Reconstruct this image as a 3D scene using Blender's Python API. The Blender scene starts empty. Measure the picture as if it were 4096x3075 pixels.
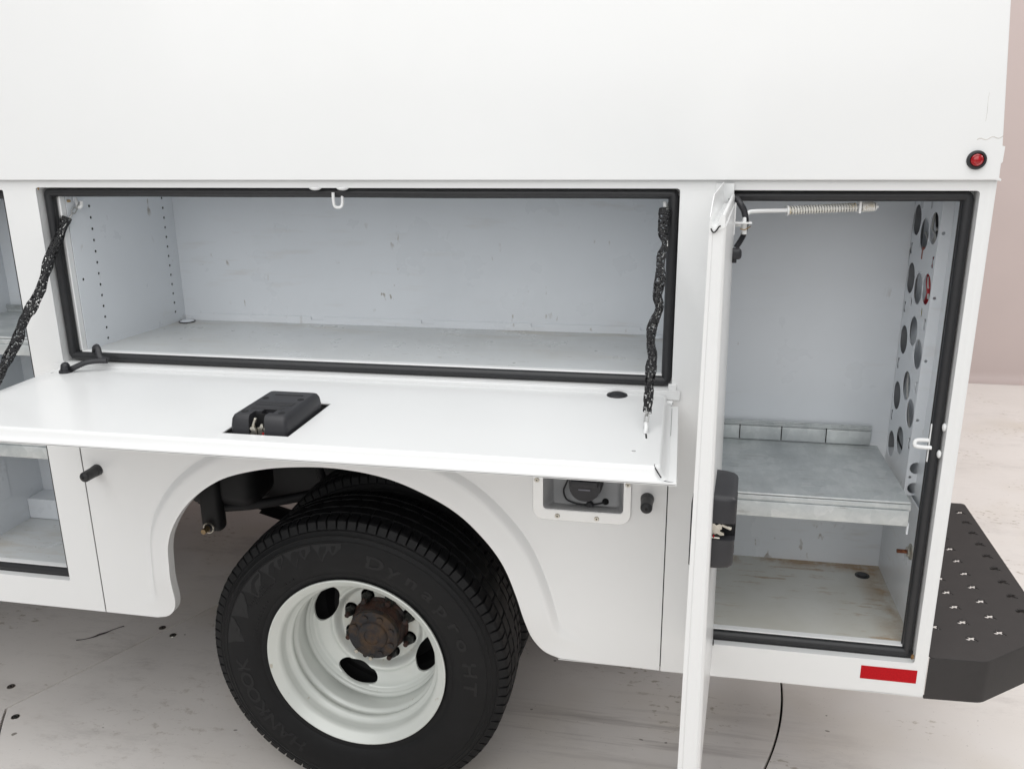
import bpy, bmesh, math, random
from mathutils import Vector, Matrix, noise
random.seed(7)
S = bpy.context.scene
COL = S.collection
PI = math.pi

# ---------------------------------------------------------------- camera
RT = Vector((0.98168522, 0.19024104, -0.01012291))
UP = Vector((-0.04394946, 0.27785098, 0.9596183))
FW = Vector((-0.18537144, 0.9415982, -0.28112319))
cd = bpy.data.cameras.new("camera"); cam = bpy.data.objects.new("camera", cd); COL.objects.link(cam)
cd.sensor_width = 36.0; cd.lens = 30.23; cd.clip_start = 0.02; cd.clip_end = 200
M = Matrix((RT, UP, -FW)).transposed().to_4x4(); M.translation = Vector((0, -1.7156, 1.6723))
cam.matrix_world = M
S.camera = cam

# ---------------------------------------------------------------- light (a white photo studio: big soft lamps overhead)
w = bpy.data.worlds.new("World"); S.world = w; w.use_nodes = True
bg = w.node_tree.nodes['Background']; bg.inputs[0].default_value = (0.90, 0.96, 1.0, 1); bg.inputs[1].default_value = 0.205
def area(name, loc, target, sx, sy, power, color):
    l = bpy.data.lights.new(name, 'AREA'); l.shape = 'RECTANGLE'; l.size = sx; l.size_y = sy; l.energy = power; l.color = color
    o = bpy.data.objects.new(name, l); COL.objects.link(o); o.location = loc
    o.rotation_euler = (Vector(target) - Vector(loc)).to_track_quat('-Z', 'Y').to_euler()
    return o
area("softbox_front", (-0.8, -4.6, 3.9), (-0.6, 0.2, 0.9), 7.0, 4.2, 203, (1.0, 0.995, 0.985))
area("softbox_overhead", (-0.3, -1.2, 5.2), (-0.3, 0.2, 0.4), 6.0, 3.0, 148, (1.0, 0.995, 0.985))
area("softbox_rear", (4.2, 1.6, 4.4), (2.2, 2.6, 0.2), 2.6, 2.6, 150, (1.0, 0.98, 0.96))
S.view_settings.view_transform = 'Standard'; S.view_settings.look = 'None'
S.view_settings.exposure = 0.0; S.view_settings.gamma = 1.0

# ---------------------------------------------------------------- materials
class NT:
    def __init__(s, name):
        s.m = bpy.data.materials.new(name); s.m.use_nodes = True
        s.t = s.m.node_tree; s.n = s.t.nodes; s.p = s.n['Principled BSDF']
        s.tc = s.n.new('ShaderNodeTexCoord')
    def L(s, a, b): s.t.links.new(a, b)
    def noise(s, scale, detail=4, rough=.55, stretch=(1, 1, 1), loc=(0, 0, 0)):
        mp = s.n.new('ShaderNodeMapping'); mp.inputs['Scale'].default_value = stretch; mp.inputs['Location'].default_value = loc
        s.L(s.tc.outputs['Object'], mp.inputs[0])
        n = s.n.new('ShaderNodeTexNoise'); n.inputs['Scale'].default_value = scale; n.inputs['Detail'].default_value = detail; n.inputs['Roughness'].default_value = rough
        s.L(mp.outputs[0], n.inputs['Vector']); return n.outputs['Fac']
    def ramp(s, fac, lo, hi, a=0., b=1.):
        r = s.n.new('ShaderNodeMapRange'); r.inputs[1].default_value = lo; r.inputs[2].default_value = hi; r.inputs[3].default_value = a; r.inputs[4].default_value = b
        s.L(fac, r.inputs[0]); return r.outputs[0]
    def mul(s, a, b, op='MULTIPLY'):
        m = s.n.new('ShaderNodeMath'); m.operation = op; m.use_clamp = True
        for i, v in enumerate((a, b)):
            if isinstance(v, (int, float)): m.inputs[i].default_value = v
            else: s.L(v, m.inputs[i])
        return m.outputs[0]
    def mix(s, fac, a, b):
        m = s.n.new('ShaderNodeMix'); m.data_type = 'RGBA'
        if isinstance(fac, (int, float)): m.inputs[0].default_value = fac
        else: s.L(fac, m.inputs[0])
        for i, v in ((6, a), (7, b)):
            if isinstance(v, tuple): m.inputs[i].default_value = (*v, 1)
            else: s.L(v, m.inputs[i])
        return m.outputs[2]
    def sep(s, obj=True):
        x = s.n.new('ShaderNodeSeparateXYZ'); s.L(s.tc.outputs['Object'], x.inputs[0]); return x.outputs
    def near(s, sock, c, wd):
        d = s.n.new('ShaderNodeMath'); d.operation = 'SUBTRACT'; s.L(sock, d.inputs[0]); d.inputs[1].default_value = c
        a = s.n.new('ShaderNodeMath'); a.operation = 'ABSOLUTE'; s.L(d.outputs[0], a.inputs[0])
        return s.ramp(a.outputs[0], 0, wd, 1, 0)
    def bump(s, h, strength=.2, dist=.001):
        b = s.n.new('ShaderNodeBump'); b.inputs['Strength'].default_value = strength; b.inputs['Distance'].default_value = dist
        s.L(h, b.inputs['Height']); s.L(b.outputs[0], s.p.inputs['Normal'])
    def set(s, col=None, rough=None, metal=0., coat=0., spec=None):
        if col is not None:
            if isinstance(col, tuple): s.p.inputs['Base Color'].default_value = (*col, 1)
            else: s.L(col, s.p.inputs['Base Color'])
        if rough is not None:
            if isinstance(rough, (int, float)): s.p.inputs['Roughness'].default_value = rough
            else: s.L(rough, s.p.inputs['Roughness'])
        s.p.inputs['Metallic'].default_value = metal
        s.p.inputs['Coat Weight'].default_value = coat; s.p.inputs['Coat Roughness'].default_value = .12
        if spec is not None: s.p.inputs['Specular IOR Level'].default_value = spec
        return s.m

def m_paint():
    t = NT("white_paint")
    spk = t.ramp(t.noise(55, 2, .5, loc=(3, 1, 2)), .83, .85)
    grime = t.ramp(t.noise(2.3, 5, .6), .45, .8, 0, .5)
    c = t.mix(grime, (.795, .80, .80), (.76, .765, .76))
    c = t.mix(t.mul(spk, .35), c, (.42, .38, .33))
    t.bump(t.noise(420, 2), .05, .0006)
    return t.set(c, t.ramp(t.noise(6, 4), .3, .7, .30, .42), coat=.25)
def m_liner(name='liner_paint', base=(.73, .76, .795), scale=1.0, warm=.0):
    t = NT(name)
    cloud = t.ramp(t.noise(1.8, 4, .6), .3, .75)
    c = t.mix(cloud, base, tuple(b * .93 for b in base))
    sc = t.mul(t.ramp(t.noise(9, 3, .5, (1, 1, 1), (5, 2, 1)), .58, .70), t.ramp(t.noise(50, 2, .5, (1, 1, .45)), .64, .69))
    c = t.mix(t.mul(sc, .85), c, (.27, .23, .18))
    sm = t.mul(t.ramp(t.noise(2.6, 3, .5, (1, 1, 2.2), (2, 7, 4)), .50, .80), t.ramp(t.noise(18, 4, .6, (.4, 1, 2.4)), .55, .72))
    c = t.mix(t.mul(sm, .45), c, (.42, .35, .27))
    t.bump(t.noise(3.0, 2), .12, .02)
    return t.set(c, t.ramp(t.noise(9, 4), .3, .7, .26, .34), coat=.2)
def m_liner_floor():
    t = NT('worn_liner_floor')
    c = t.mix(t.ramp(t.noise(2.5, 4), .35, .7), (.58, .60, .61), (.50, .51, .50))
    st = t.mul(t.ramp(t.noise(6, 6, .7, (.45, 2.4, 1)), .52, .72), t.ramp(t.noise(2.0, 3, .5, loc=(9, 3, 0)), .42, .62))
    c = t.mix(t.mul(st, .55), c, (.38, .31, .21))
    sp = t.ramp(t.noise(90, 3, .6, (.35, 1.6, 1)), .66, .70)
    c = t.mix(t.mul(sp, .45), c, (.20, .16, .11))
    x, y, z = t.sep()
    rear = t.mul(t.near(y, .385, .11), t.ramp(t.noise(5, 6, .7, (.8, 3, 1), (4, 4, 4)), .46, .62))
    c = t.mix(t.mul(rear, .5), c, (.36, .30, .20))
    return t.set(c, t.ramp(t.noise(12, 4), .3, .7, .25, .42), coat=.1)
def m_rusty_floor():
    t = NT('rust_stained_floor')
    x, y, z = t.sep()
    c = t.mix(t.ramp(t.noise(4, 4), .35, .7), (.60, .60, .57), (.50, .49, .44))
    edge = t.mul(t.mul(t.near(x, .515, .06), t.near(y, .30, .6)), 1.0)
    back = t.near(y, .385, .05)
    e = t.mul(t.mul(edge, back, 'ADD'), t.ramp(t.noise(9, 5, .7), .38, .56))
    patch = t.mul(t.ramp(t.noise(18, 5, .7, (.55, 3.0, 1), (4, 8, 2)), .56, .64), t.ramp(t.noise(3.2, 2, .5, loc=(1, 2, 0)), .40, .58))
    f = t.mul(t.mul(e, .85), t.mul(patch, .62), 'ADD')
    rc = t.mix(t.noise(40, 4), (.20, .10, .035), (.42, .27, .12))
    c = t.mix(f, c, rc)
    return t.set(c, t.ramp(t.noise(12, 4), .3, .7, .3, .5), coat=.05)
def m_galv():
    t = NT('galvanised_steel')
    v = t.n.new('ShaderNodeTexVoronoi'); v.inputs['Scale'].default_value = 38; t.L(t.tc.outputs['Object'], v.inputs['Vector'])
    sx = t.n.new('ShaderNodeSeparateColor'); t.L(v.outputs['Color'], sx.inputs[0])
    c = t.mix(sx.outputs[0], (.55, .58, .58), (.66, .68, .68))
    wear = t.ramp(t.noise(9, 7, .75, (1, .35, 1)), .42, .7)
    c = t.mix(t.mul(wear, .55), c, (.34, .37, .39))
    scr = t.ramp(t.noise(30, 6, .7, (.25, 1.6, 1.6)), .60, .68)
    c = t.mix(t.mul(scr, .4), c, (.22, .20, .18))
    return t.set(c, t.ramp(t.noise(14, 5), .3, .7, .34, .6), metal=.55)
def m_plain(name, col, rough=.5, metal=0., coat=0., bump=0., var=.15, sc=30, spec=None):
    t = NT(name)
    c = t.mix(t.ramp(t.noise(sc, 4), .3, .7), col, tuple(v * (1 - var) for v in col))
    if bump: t.bump(t.noise(sc * 8, 3), bump, .001)
    return t.set(c, rough, metal, coat, spec)
def m_rust(name, a, b, cc, rough=.75, metal=.2, sc=35):
    t = NT(name)
    c = t.mix(t.ramp(t.noise(sc, 6, .7), .42, .6), a, b)
    c = t.mix(t.ramp(t.noise(sc * .7, 4, .6, loc=(4, 4, 4)), .55, .65), c, cc)
    t.bump(t.noise(sc * 5, 4), .6, .002)
    return t.set(c, rough, metal)
def m_floor(name, shift):
    t = NT(name)
    c = t.mix(t.ramp(t.noise(1.1, 5, .6, loc=shift), .3, .72), (.87, .83, .80), (.79, .745, .705))
    c = t.mix(t.mul(t.ramp(t.noise(1.4, 3, .5, loc=(shift[0] + 3, 1, 1)), .50, .72), .42), c, (.56, .47, .33))
    stk = t.mul(t.ramp(t.noise(4.5, 7, .78, (.55, 1.4, 1), shift), .50, .70), t.ramp(t.noise(1.3, 2, .5, loc=(7, shift[0], 2)), .42, .66))
    c = t.mix(t.mul(stk, .36), c, (.25, .215, .20))
    prt = t.mul(t.ramp(t.noise(46, 3, .6, (.6, 1.2, 1), shift), .58, .66), t.ramp(t.noise(2.6, 3, .55, loc=(2, 8, shift[0])), .56, .64))
    c = t.mix(t.mul(prt, .60), c, (.30, .24, .16))
    x, y, z = t.sep()
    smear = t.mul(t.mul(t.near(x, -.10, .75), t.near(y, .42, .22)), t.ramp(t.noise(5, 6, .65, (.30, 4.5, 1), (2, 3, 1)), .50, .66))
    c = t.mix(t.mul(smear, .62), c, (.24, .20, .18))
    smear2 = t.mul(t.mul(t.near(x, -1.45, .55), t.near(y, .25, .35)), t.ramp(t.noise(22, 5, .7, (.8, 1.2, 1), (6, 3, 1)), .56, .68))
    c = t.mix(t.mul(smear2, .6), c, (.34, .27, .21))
    dot = t.ramp(t.noise(30, 1, .4, (1, 1.3, 1), (shift[0], 5, 1)), .775, .80)
    c = t.mix(t.mul(dot, .75), c, (.13, .105, .08))
    grit = t.ramp(t.noise(120, 2, .5), .70, .74)
    c = t.mix(t.mul(grit, .30), c, (.22, .19, .16))
    t.bump(t.noise(60, 4), .12, .002)
    return t.set(c, t.ramp(t.noise(5, 4), .3, .7, .42, .62))
def m_rim():
    t = NT('rim_silver_white_paint')
    c = t.mix(t.ramp(t.noise(5, 4), .3, .7), (.73, .755, .725), (.66, .685, .655))
    x, y, z = t.sep()
    hub = t.mul(t.near(x, -.757, .135), t.near(z, .395, .135))
    c = t.mix(t.mul(t.mul(hub, t.ramp(t.noise(22, 5, .7), .42, .62)), .75), c, (.52, .40, .22))
    c = t.mix(t.mul(t.ramp(t.noise(26, 4, .6, loc=(3, 3, 3)), .68, .73), .5), c, (.38, .30, .18))
    t.bump(t.noise(300, 2), .08, .0006)
    return t.set(c, t.ramp(t.noise(12, 3), .3, .7, .34, .46), metal=.12, coat=.15)

WHITE = m_paint(); LINER = m_liner(); LFLOOR = m_liner_floor(); RFLOOR = m_rusty_floor(); GALV = m_galv()
RUBBER = m_plain('seal_rubber', (.019, .0195, .022), .42, var=.2, sc=60, spec=.5)
TYRE = m_plain('tyre_rubber', (.0060, .0062, .0072), .60, var=.3, sc=22, bump=.1, spec=.3)
TYRE_OLD = m_plain('tyre_tread_rubber', (.006, .006, .007), .75, var=.25, sc=22, bump=.15)
TYRE_PRINT = m_plain('tyre_raised_rubber', (.0088, .0090, .0100), .52, var=.15, sc=30, spec=.36)
TYRE_STAR = m_plain('tyre_chevron_lit_tint', (.0125, .0128, .0140), .52, var=.25, sc=30, spec=.36)  # lighter tint stands in for light caught by the raised chevrons
BLACKP = m_plain('black_plastic', (.025, .025, .029), .48, var=.12, sc=40, bump=.08)
DARKP = m_plain('dark_hole', (.006, .006, .007), .7)
ZINC = m_plain('zinc_metal', (.62, .59, .52), .3, metal=.9, var=.3, sc=60)
CHAIN = m_plain('chain_steel', (.45, .45, .44), .35, metal=.6, var=.2, sc=90)
MESHB = m_plain('braided_sleeve_black', (.018, .018, .020), .55, var=.2, sc=80)
RIM = m_rim()
HUBR = m_rust('hub_rust', (.028, .014, .012), (.060, .026, .017), (.035, .03, .03))
HUBC = m_rust('hub_cap_rust', (.028, .027, .030), (.075, .045, .026), (.035, .028, .028), sc=26)
NUTM = m_plain('lug_nut_black', (.022, .023, .022), .4, metal=.3, var=.3, sc=60)
CHAS = m_plain('chassis_black', (.020, .020, .022), .6, var=.4, sc=10, bump=.15)
CHRUST = m_rust('rusty_chassis_steel', (.05, .038, .03), (.20, .10, .03), (.03, .03, .03), sc=12)
STEP = m_plain('textured_black_coating', (.031, .028, .0275), .62, var=.12, sc=30, bump=.35)
REDL = m_plain('red_lens', (.42, .006, .012), .25, coat=.3, var=.3, sc=120)
REDT = m_plain('red_reflective_tape', (.52, .006, .012), .55, coat=0, var=.22, sc=420, spec=.15)
WALLM = m_plain('painted_backdrop', (.57, .48, .46), .8, var=.06, sc=1.2)
FL1 = m_floor('floor_paint_a', (0, 0, 0)); FL2 = m_floor('floor_paint_b', (11, 4, 0)); FL3 = m_floor('floor_paint_c', (23, 9, 0))
ALU = m_plain('polished_aluminium', (.82, .83, .83), .24, metal=.45, var=.05, sc=20)
GREYC = m_plain('grey_fuel_cup', (.46, .465, .475), .4, var=.1, sc=30)
WIRER = m_plain('red_wire', (.45, .02, .03), .4); WIREW = m_plain('white_wire', (.6, .6, .58), .4); WIREY = m_plain('yellow_wire', (.6, .5, .03), .4)
SPRW = m_rust('spring_paint_worn', (.74, .73, .70), (.70, .68, .62), (.50, .38, .18), rough=.45, metal=.05, sc=26)
BOLT = m_plain('brass_pin', (.42, .30, .16), .4, metal=.5)
TWIG = m_plain('dark_bark', (.05, .035, .04), .8, var=.5, sc=80)

# ---------------------------------------------------------------- helpers
def tag(o, label=None, cat=None, group=None, kind=None):
    if label: o['label'] = label
    if cat: o['category'] = cat
    if group: o['group'] = group
    if kind: o['kind'] = kind
    return o
def link(name, me, mat, parent=None, smooth=None):
    if mat is not None:
        me.materials.clear(); me.materials.append(mat)
    o = bpy.data.objects.new(name, me); COL.objects.link(o)
    if smooth is not None:
        for p in me.polygons: p.use_smooth = True
        if smooth < 179:
            bm = bmesh.new(); bm.from_mesh(me)
            for e in bm.edges:
                if len(e.link_faces) == 2: e.smooth = e.calc_face_angle(0) < math.radians(smooth)
                else: e.smooth = True
            bm.to_mesh(me); bm.free()
    if parent: adopt(o, parent)
    return o
def worldloc(o):
    v = Vector(o.location)
    while o.parent: o = o.parent; v = v + o.location
    return v
def adopt(o, parent):
    o.parent = parent; o.matrix_parent_inverse = Matrix.Identity(4)
    o.location = Vector(o.location) - worldloc(parent)
def fin(bm, name, mat, parent=None, smooth=40):
    bmesh.ops.recalc_face_normals(bm, faces=bm.faces)
    me = bpy.data.meshes.new(name); bm.to_mesh(me); bm.free()
    return link(name, me, mat, parent, smooth)
def box(bm, x0, x1, y0, y1, z0, z1, bev=0., seg=1, mtx=None):
    r = bmesh.ops.create_cube(bm, size=1); vs = r['verts']
    for v in vs:
        v.co = Vector(((x0 + x1) / 2 + v.co.x * (x1 - x0), (y0 + y1) / 2 + v.co.y * (y1 - y0), (z0 + z1) / 2 + v.co.z * (z1 - z0)))
    if bev > 0:
        es = list({e for v in vs for e in v.link_edges})
        r = bmesh.ops.bevel(bm, geom=es, offset=bev, segments=seg, affect='EDGES', profile=.5)
        vs = list(set(r['verts']) | {v for v in vs if v.is_valid})
    if mtx is not None: bmesh.ops.transform(bm, matrix=mtx, verts=vs)
    return bm
def wn(o):
    m = o.modifiers.new("wn", 'WEIGHTED_NORMAL'); m.keep_sharp = True; m.weight = 100; return o
def boxo(name, mat, parent, *a, bev=.002, seg=2, mtx=None, **k):
    bm = bmesh.new(); box(bm, *a, bev=bev, seg=seg, mtx=mtx); return wn(fin(bm, name, mat, parent, **k))
def cyl(bm, p0, p1, r0, r1=None, n=20, caps=True):
    p0, p1 = Vector(p0), Vector(p1); r1 = r0 if r1 is None else r1
    d = (p1 - p0); q = d.to_track_quat('Z', 'Y').to_matrix().to_4x4(); q.translation = (p0 + p1) / 2
    return bmesh.ops.create_cone(bm, cap_ends=caps, segments=n, radius1=r0, radius2=r1, depth=d.length, matrix=q)
def cylo(name, mat, parent, p0, p1, r0, r1=None, n=20, smooth=40):
    bm = bmesh.new(); cyl(bm, p0, p1, r0, r1, n); return fin(bm, name, mat, parent, smooth)
def frames(pts, closed=False):
    pts = [Vector(p) for p in pts]; n = len(pts); T = []
    for i in range(n):
        a = pts[i - 1] if (i > 0 or closed) else pts[0]; b = pts[(i + 1) % n] if (i < n - 1 or closed) else pts[-1]
        T.append((b - a).normalized())
    u = T[0].orthogonal().normalized(); out = []
    for i in range(n):
        u = (u - T[i] * u.dot(T[i])).normalized(); out.append((pts[i], u, T[i].cross(u), T[i]))
    return out
def tube(bm, pts, r, n=10, closed=False, caps=True, flat=1.0, rf=None, up=None):
    fr = frames(pts, closed); rings = []
    for i, (p, u, v, t) in enumerate(fr):
        if up is not None:
            u = Vector(up); u = (u - t * u.dot(t)).normalized(); v = t.cross(u)
        rr = r(i / (len(fr) - 1)) if callable(r) else r
        ring = []
        for k in range(n):
            a = 2 * PI * k / n
            f = rf(i, k) if rf else 1.0
            ring.append(bm.verts.new(p + u * math.cos(a) * rr * f + v * math.sin(a) * rr * flat * f))
        rings.append(ring)
    m = len(rings)
    for i in range(m if closed else m - 1):
        A, B = rings[i], rings[(i + 1) % m]
        for k in range(n): bm.faces.new((A[k], A[(k + 1) % n], B[(k + 1) % n], B[k]))
    if caps and not closed:
        bm.faces.new(rings[0][::-1]); bm.faces.new(rings[-1])
    return rings
def tubeo(name, mat, parent, pts, r, n=10, smooth=60, **k):
    bm = bmesh.new(); tube(bm, pts, r, n, **k); return fin(bm, name, mat, parent, smooth)
def spline(pts, n=8):
    P = [Vector(p) for p in pts]; P = [P[0] * 2 - P[1]] + P + [P[-1] * 2 - P[-2]]; out = []
    for i in range(1, len(P) - 2):
        for k in range(n):
            t = k / n; a, b, c, d = P[i - 1:i + 3]
            out.append(.5 * ((2 * b) + (c - a) * t + (2 * a - 5 * b + 4 * c - d) * t * t + (3 * b - a - 3 * c + d) * t ** 3))
    out.append(P[-2]); return out
def lathe(name, mat, parent, prof, centre, n=96, smooth=35, closed=False):
    # profile of (radius, y); axis along world y through centre
    bm = bmesh.new(); cx, cz = centre; rings = []
    for r, y in prof:
        rings.append([bm.verts.new((cx + r * math.cos(2 * PI * k / n), y, cz + r * math.sin(2 * PI * k / n))) for k in range(n)] if r > 1e-6 else [bm.verts.new((cx, y, cz))] * n)
    m = len(rings)
    for i in range(m if closed else m - 1):
        A, B = rings[i], rings[(i + 1) % m]
        for k in range(n):
            f = [A[k], A[(k + 1) % n], B[(k + 1) % n], B[k]]
            f = list(dict.fromkeys(f))
            if len(f) > 2:
                try: bm.faces.new(f)
                except ValueError: pass
    return fin(bm, name, mat, parent, smooth)
def plate(name, mat, parent, outer, holes, mtx, depth=.003, bev=.0012, smooth=30):
    # a sheet with holes: 2D filled curve, extruded to a real thickness
    cu = bpy.data.curves.new(name, 'CURVE'); cu.dimensions = '2D'; cu.fill_mode = 'BOTH'
    cu.extrude = depth / 2 - bev; cu.bevel_depth = bev; cu.bevel_resolution = 1; cu.offset = -bev
    for ring in [outer] + list(holes):
        sp = cu.splines.new('POLY'); sp.points.add(len(ring) - 1); sp.use_cyclic_u = True
        for i, p in enumerate(ring): sp.points[i].co = (p[0], p[1], 0, 1)
    tmp = bpy.data.objects.new("tmp", cu); COL.objects.link(tmp)
    dg = bpy.context.evaluated_depsgraph_get(); me = bpy.data.meshes.new_from_object(tmp.evaluated_get(dg))
    bpy.data.objects.remove(tmp); bpy.data.curves.remove(cu)
    me.transform(Matrix.Translation((0, 0, 0)) @ mtx); me.name = name
    bm = bmesh.new(); bm.from_mesh(me); bmesh.ops.remove_doubles(bm, verts=bm.verts, dist=1e-5); bmesh.ops.recalc_face_normals(bm, faces=bm.faces); bm.to_mesh(me); bm.free()
    return wn(link(name, me, mat, parent, smooth))
def MXZ(y=0.):  # (u,v) -> x,z ; sheet centred at y
    return Matrix(((1, 0, 0, 0), (0, 0, 1, y), (0, 1, 0, 0), (0, 0, 0, 1)))
def MYZ(x=0.):
    return Matrix(((0, 0, 1, x), (1, 0, 0, 0), (0, 1, 0, 0), (0, 0, 0, 1)))
def MXY(z=0.): return Matrix.Translation((0, 0, z))
def rrect(x0, x1, z0, z1, r=.01, n=5):
    out = []
    for cx, cz, a0 in ((x1 - r, z1 - r, 0), (x0 + r, z1 - r, 90), (x0 + r, z0 + r, 180), (x1 - r, z0 + r, 270)):
        for k in range(n + 1):
            a = math.radians(a0 + 90 * k / n); out.append((cx + r * math.cos(a), cz + r * math.sin(a)))
    return out
def circ(cx, cz, r, n=24): return [(cx + r * math.cos(2 * PI * k / n), cz + r * math.sin(2 * PI * k / n)) for k in range(n)]

# ---------------------------------------------------------------- floor and backdrop
gc = (-0.8705, 0.7885); gr = 1.2437
flo = bpy.data.objects.new("floor", None); COL.objects.link(flo); flo.location = (0, 1, 0); tag(flo, 'pale beige painted studio floor of large joined boards with scuffs', None, None, 'structure')
bm = bmesh.new(); box(bm, -14, 14, -10, 4.6, -.06, -.02); fin(bm, "sub_floor", DARKP, flo)
A0 = (-1.9625, .189); dv = Vector((.442, .897)).normalized()
# the turntable disc is cut off on its left by one straight seam
def disc_part(rad, gap):
    n = Vector((dv.y, -dv.x)); p0 = Vector(A0) + n * gap
    rel = p0 - Vector(gc); b = rel.dot(dv); c = rel.length_squared - rad ** 2; q = math.sqrt(b * b - c)
    P1 = p0 + dv * (-b - q); P2 = p0 + dv * (-b + q)
    a1 = math.atan2(P1.y - gc[1], P1.x - gc[0]); a2 = math.atan2(P2.y - gc[1], P2.x - gc[0])
    while a2 < a1: a2 += 2 * PI
    return [(gc[0] + rad * math.cos(a), gc[1] + rad * math.sin(a)) for a in [a1 + (a2 - a1) * k / 140 for k in range(141)]]
plate("floor_panel", FL1, flo, [(-14, -10), (14, -10), (14, 4.55), (-14, 4.55)], [disc_part(gr + .0033, -.0020)], MXY(-.008), .016, .0012)
plate("floor_panel", FL2, flo, disc_part(gr - .0033, .0020), [], MXY(-.008), .016, .001)
for (x, y), kind in (((-2.027, .288), 1), ((-1.904, .16), 0), ((-1.745, .681), 1), ((-1.681, .644), 0), ((-1.2, 1.6), 0)):
    bm = bmesh.new()
    cyl(bm, (x, y, -.001), (x, y, .0012), .0130, .0120, 28)
    o = fin(bm, "floor_bolt", ZINC if not kind else m_plain('floor_bolt_dark', (.16, .13, .11), .6), flo)
    bm = bmesh.new(); tube(bm, [(x + .0085 * math.cos(a), y + .0085 * math.sin(a), .0014) for a in [2 * PI * k / 20 for k in range(20)]], .0014, 6, closed=True)
    cyl(bm, (x, y, .0005), (x, y, .002), .004, .004, 8); fin(bm, "bolt_recess", DARKP, o)
# backdrop: floor sweeps up into a wall
bm = bmesh.new(); prof = [(4.40, .001), (4.44, .004), (4.47, .016), (4.485, .035), (4.49, .06), (4.49, 1.5), (4.49, 6.0)]
xs = [-14, -6, 0, 3, 14]; g = [[bm.verts.new((x, y, z)) for (y, z) in prof] for x in xs]
for i in range(len(xs) - 1):
    for j in range(len(prof) - 1): bm.faces.new((g[i][j], g[i + 1][j], g[i + 1][j + 1], g[i][j + 1]))
bk = fin(bm, "backdrop_wall", WALLM, None, 60); tag(bk, 'dusky pink painted studio wall behind the truck', None, None, 'structure')
tw = tubeo("twig", TWIG, None, spline([(-1.993, .554, .003), (-1.971, .561, .004), (-1.948, .579, .004), (-1.934, .597, .005), (-1.919, .614, .004), (-1.906, .634, .005), (-1.883, .662, .004)], 3), lambda t: .0018 - .0008 * math.sin(t * 9), 6)
tag(tw, 'thin dark bent twig lying on the floor in front of the truck skirt', 'twig')

# ---------------------------------------------------------------- the truck
TR = bpy.data.objects.new("service_truck", None); COL.objects.link(TR); TR.location = (-.757, .9, 0)
tag(TR, 'white service truck body with open compartments, dual rear wheel and black rear step', 'truck')

X1 = .552; ZT = 1.582; ZB = .504
# --- outer face frame around the compartments
C0 = (-2.12, -1.4950, .5850, 1.5600); C1 = (-1.4110, -.0055, 1.1645, 1.5655); C2 = (.0725, .5258, .5830, 1.5625)
outer = [(-2.7, ZB), (-1.4060, ZB), (-1.4060, 1.140), (-.0030, 1.140), (-.0030, ZB - .004), (.45, ZB + .0008), (X1, ZB), (X1, ZT + .01), (-2.7, ZT + .01)]
side = plate("side_frame", WHITE, TR, outer, [rrect(*C0, r=.004), rrect(*C1, r=.006), rrect(*C2, r=.006)], MXZ(.0015), .003, .0012)
# recess returns (jambs) and inner flange of each opening
def opening(c, name, fl, jd=.038):
    x0, x1, z0, z1 = c; bm = bmesh.new(); e = .0008; L_, R_, B_, T_ = fl
    R = [(x0 - e, z0 - e), (x1 + e, z0 - e), (x1 + e, z1 + e), (x0 - e, z1 + e)]
    I = [(x0 + L_, z0 + B_), (x1 - R_, z0 + B_), (x1 - R_, z1 - T_), (x0 + L_, z1 - T_)]
    loops = []
    for pts, y in ((R, .001), (R, jd), (I, jd), (I, jd + .004)):
        loops.append([bm.verts.new((p[0], y, p[1])) for p in pts])
    for A, B in zip(loops, loops[1:]):
        for k in range(4): bm.faces.new((A[k], A[(k + 1) % 4], B[(k + 1) % 4], B[k]))
    o = fin(bm, name, WHITE, TR, 30)
    # raised white trim bead round the inside edge
    a, b, c_, d = (x0 + L_, z0 + B_, x1 - R_, z1 - T_); t = .0032
    for q in ((a - t, c_ + t, b - t, b), (a - t, c_ + t, d, d + t), (a - t, a, b, d), (c_, c_ + t, b, d)):
        boxo("edge_trim", WHITE, o, q[0], q[1], jd - .012, jd + .0005, q[2], q[3], bev=.001, seg=1)
    return o
opening(C1, "door_frame_return", (.0366, .0205, .0235, .0175)); opening(C2, "door_frame_return", (.022, .0195, .0250, .0175)); opening(C0, "door_frame_return", (.024, .0205, .0235, .0175))
def seal(c, parent, jd=.038, r=.0099):
    # rubber bulb seal: fat half-round bead plus a thin carrier
    x0, x1, z0, z1 = c; m = .0112; xa, xb, za, zb = x0 + m, x1 - m, z0 + m, z1 - m
    rnd = .006; pts = []
    for cx, cz, a0 in ((xb - rnd, zb - rnd, 0), (xa + rnd, zb - rnd, 90), (xa + rnd, za + rnd, 180), (xb - rnd, za + rnd, 270)):
        for k in range(4):
            a = math.radians(a0 + 30 * k); pts.append((cx + rnd * math.cos(a), cz + rnd * math.sin(a)))
    P = []
    for i in range(len(pts)):
        a = Vector(pts[i]); b = Vector(pts[(i + 1) % len(pts)]); n = max(1, int((b - a).length / .05))
        for k in range(n):
            q = a + (b - a) * k / n; wob = noise.noise(Vector((q.x * 3, q.y * 3, 1))) * .0012
            P.append((q.x, jd - .0125, q.y + wob))
    bm = bmesh.new(); tube(bm, P, r, 14, closed=True, up=(0, 1, 0)); s = fin(bm, "door_seal", RUBBER, parent, 60)
    bm = bmesh.new(); tube(bm, [(p[0], jd - .004, p[2]) for p in P], r * .40, 8, closed=True, up=(0, 1, 0), flat=2.7); fin(bm, "seal_carrier", RUBBER, s, 30)
    return s
seal(C1, TR); seal(C2, TR); seal(C0, TR)

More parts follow.
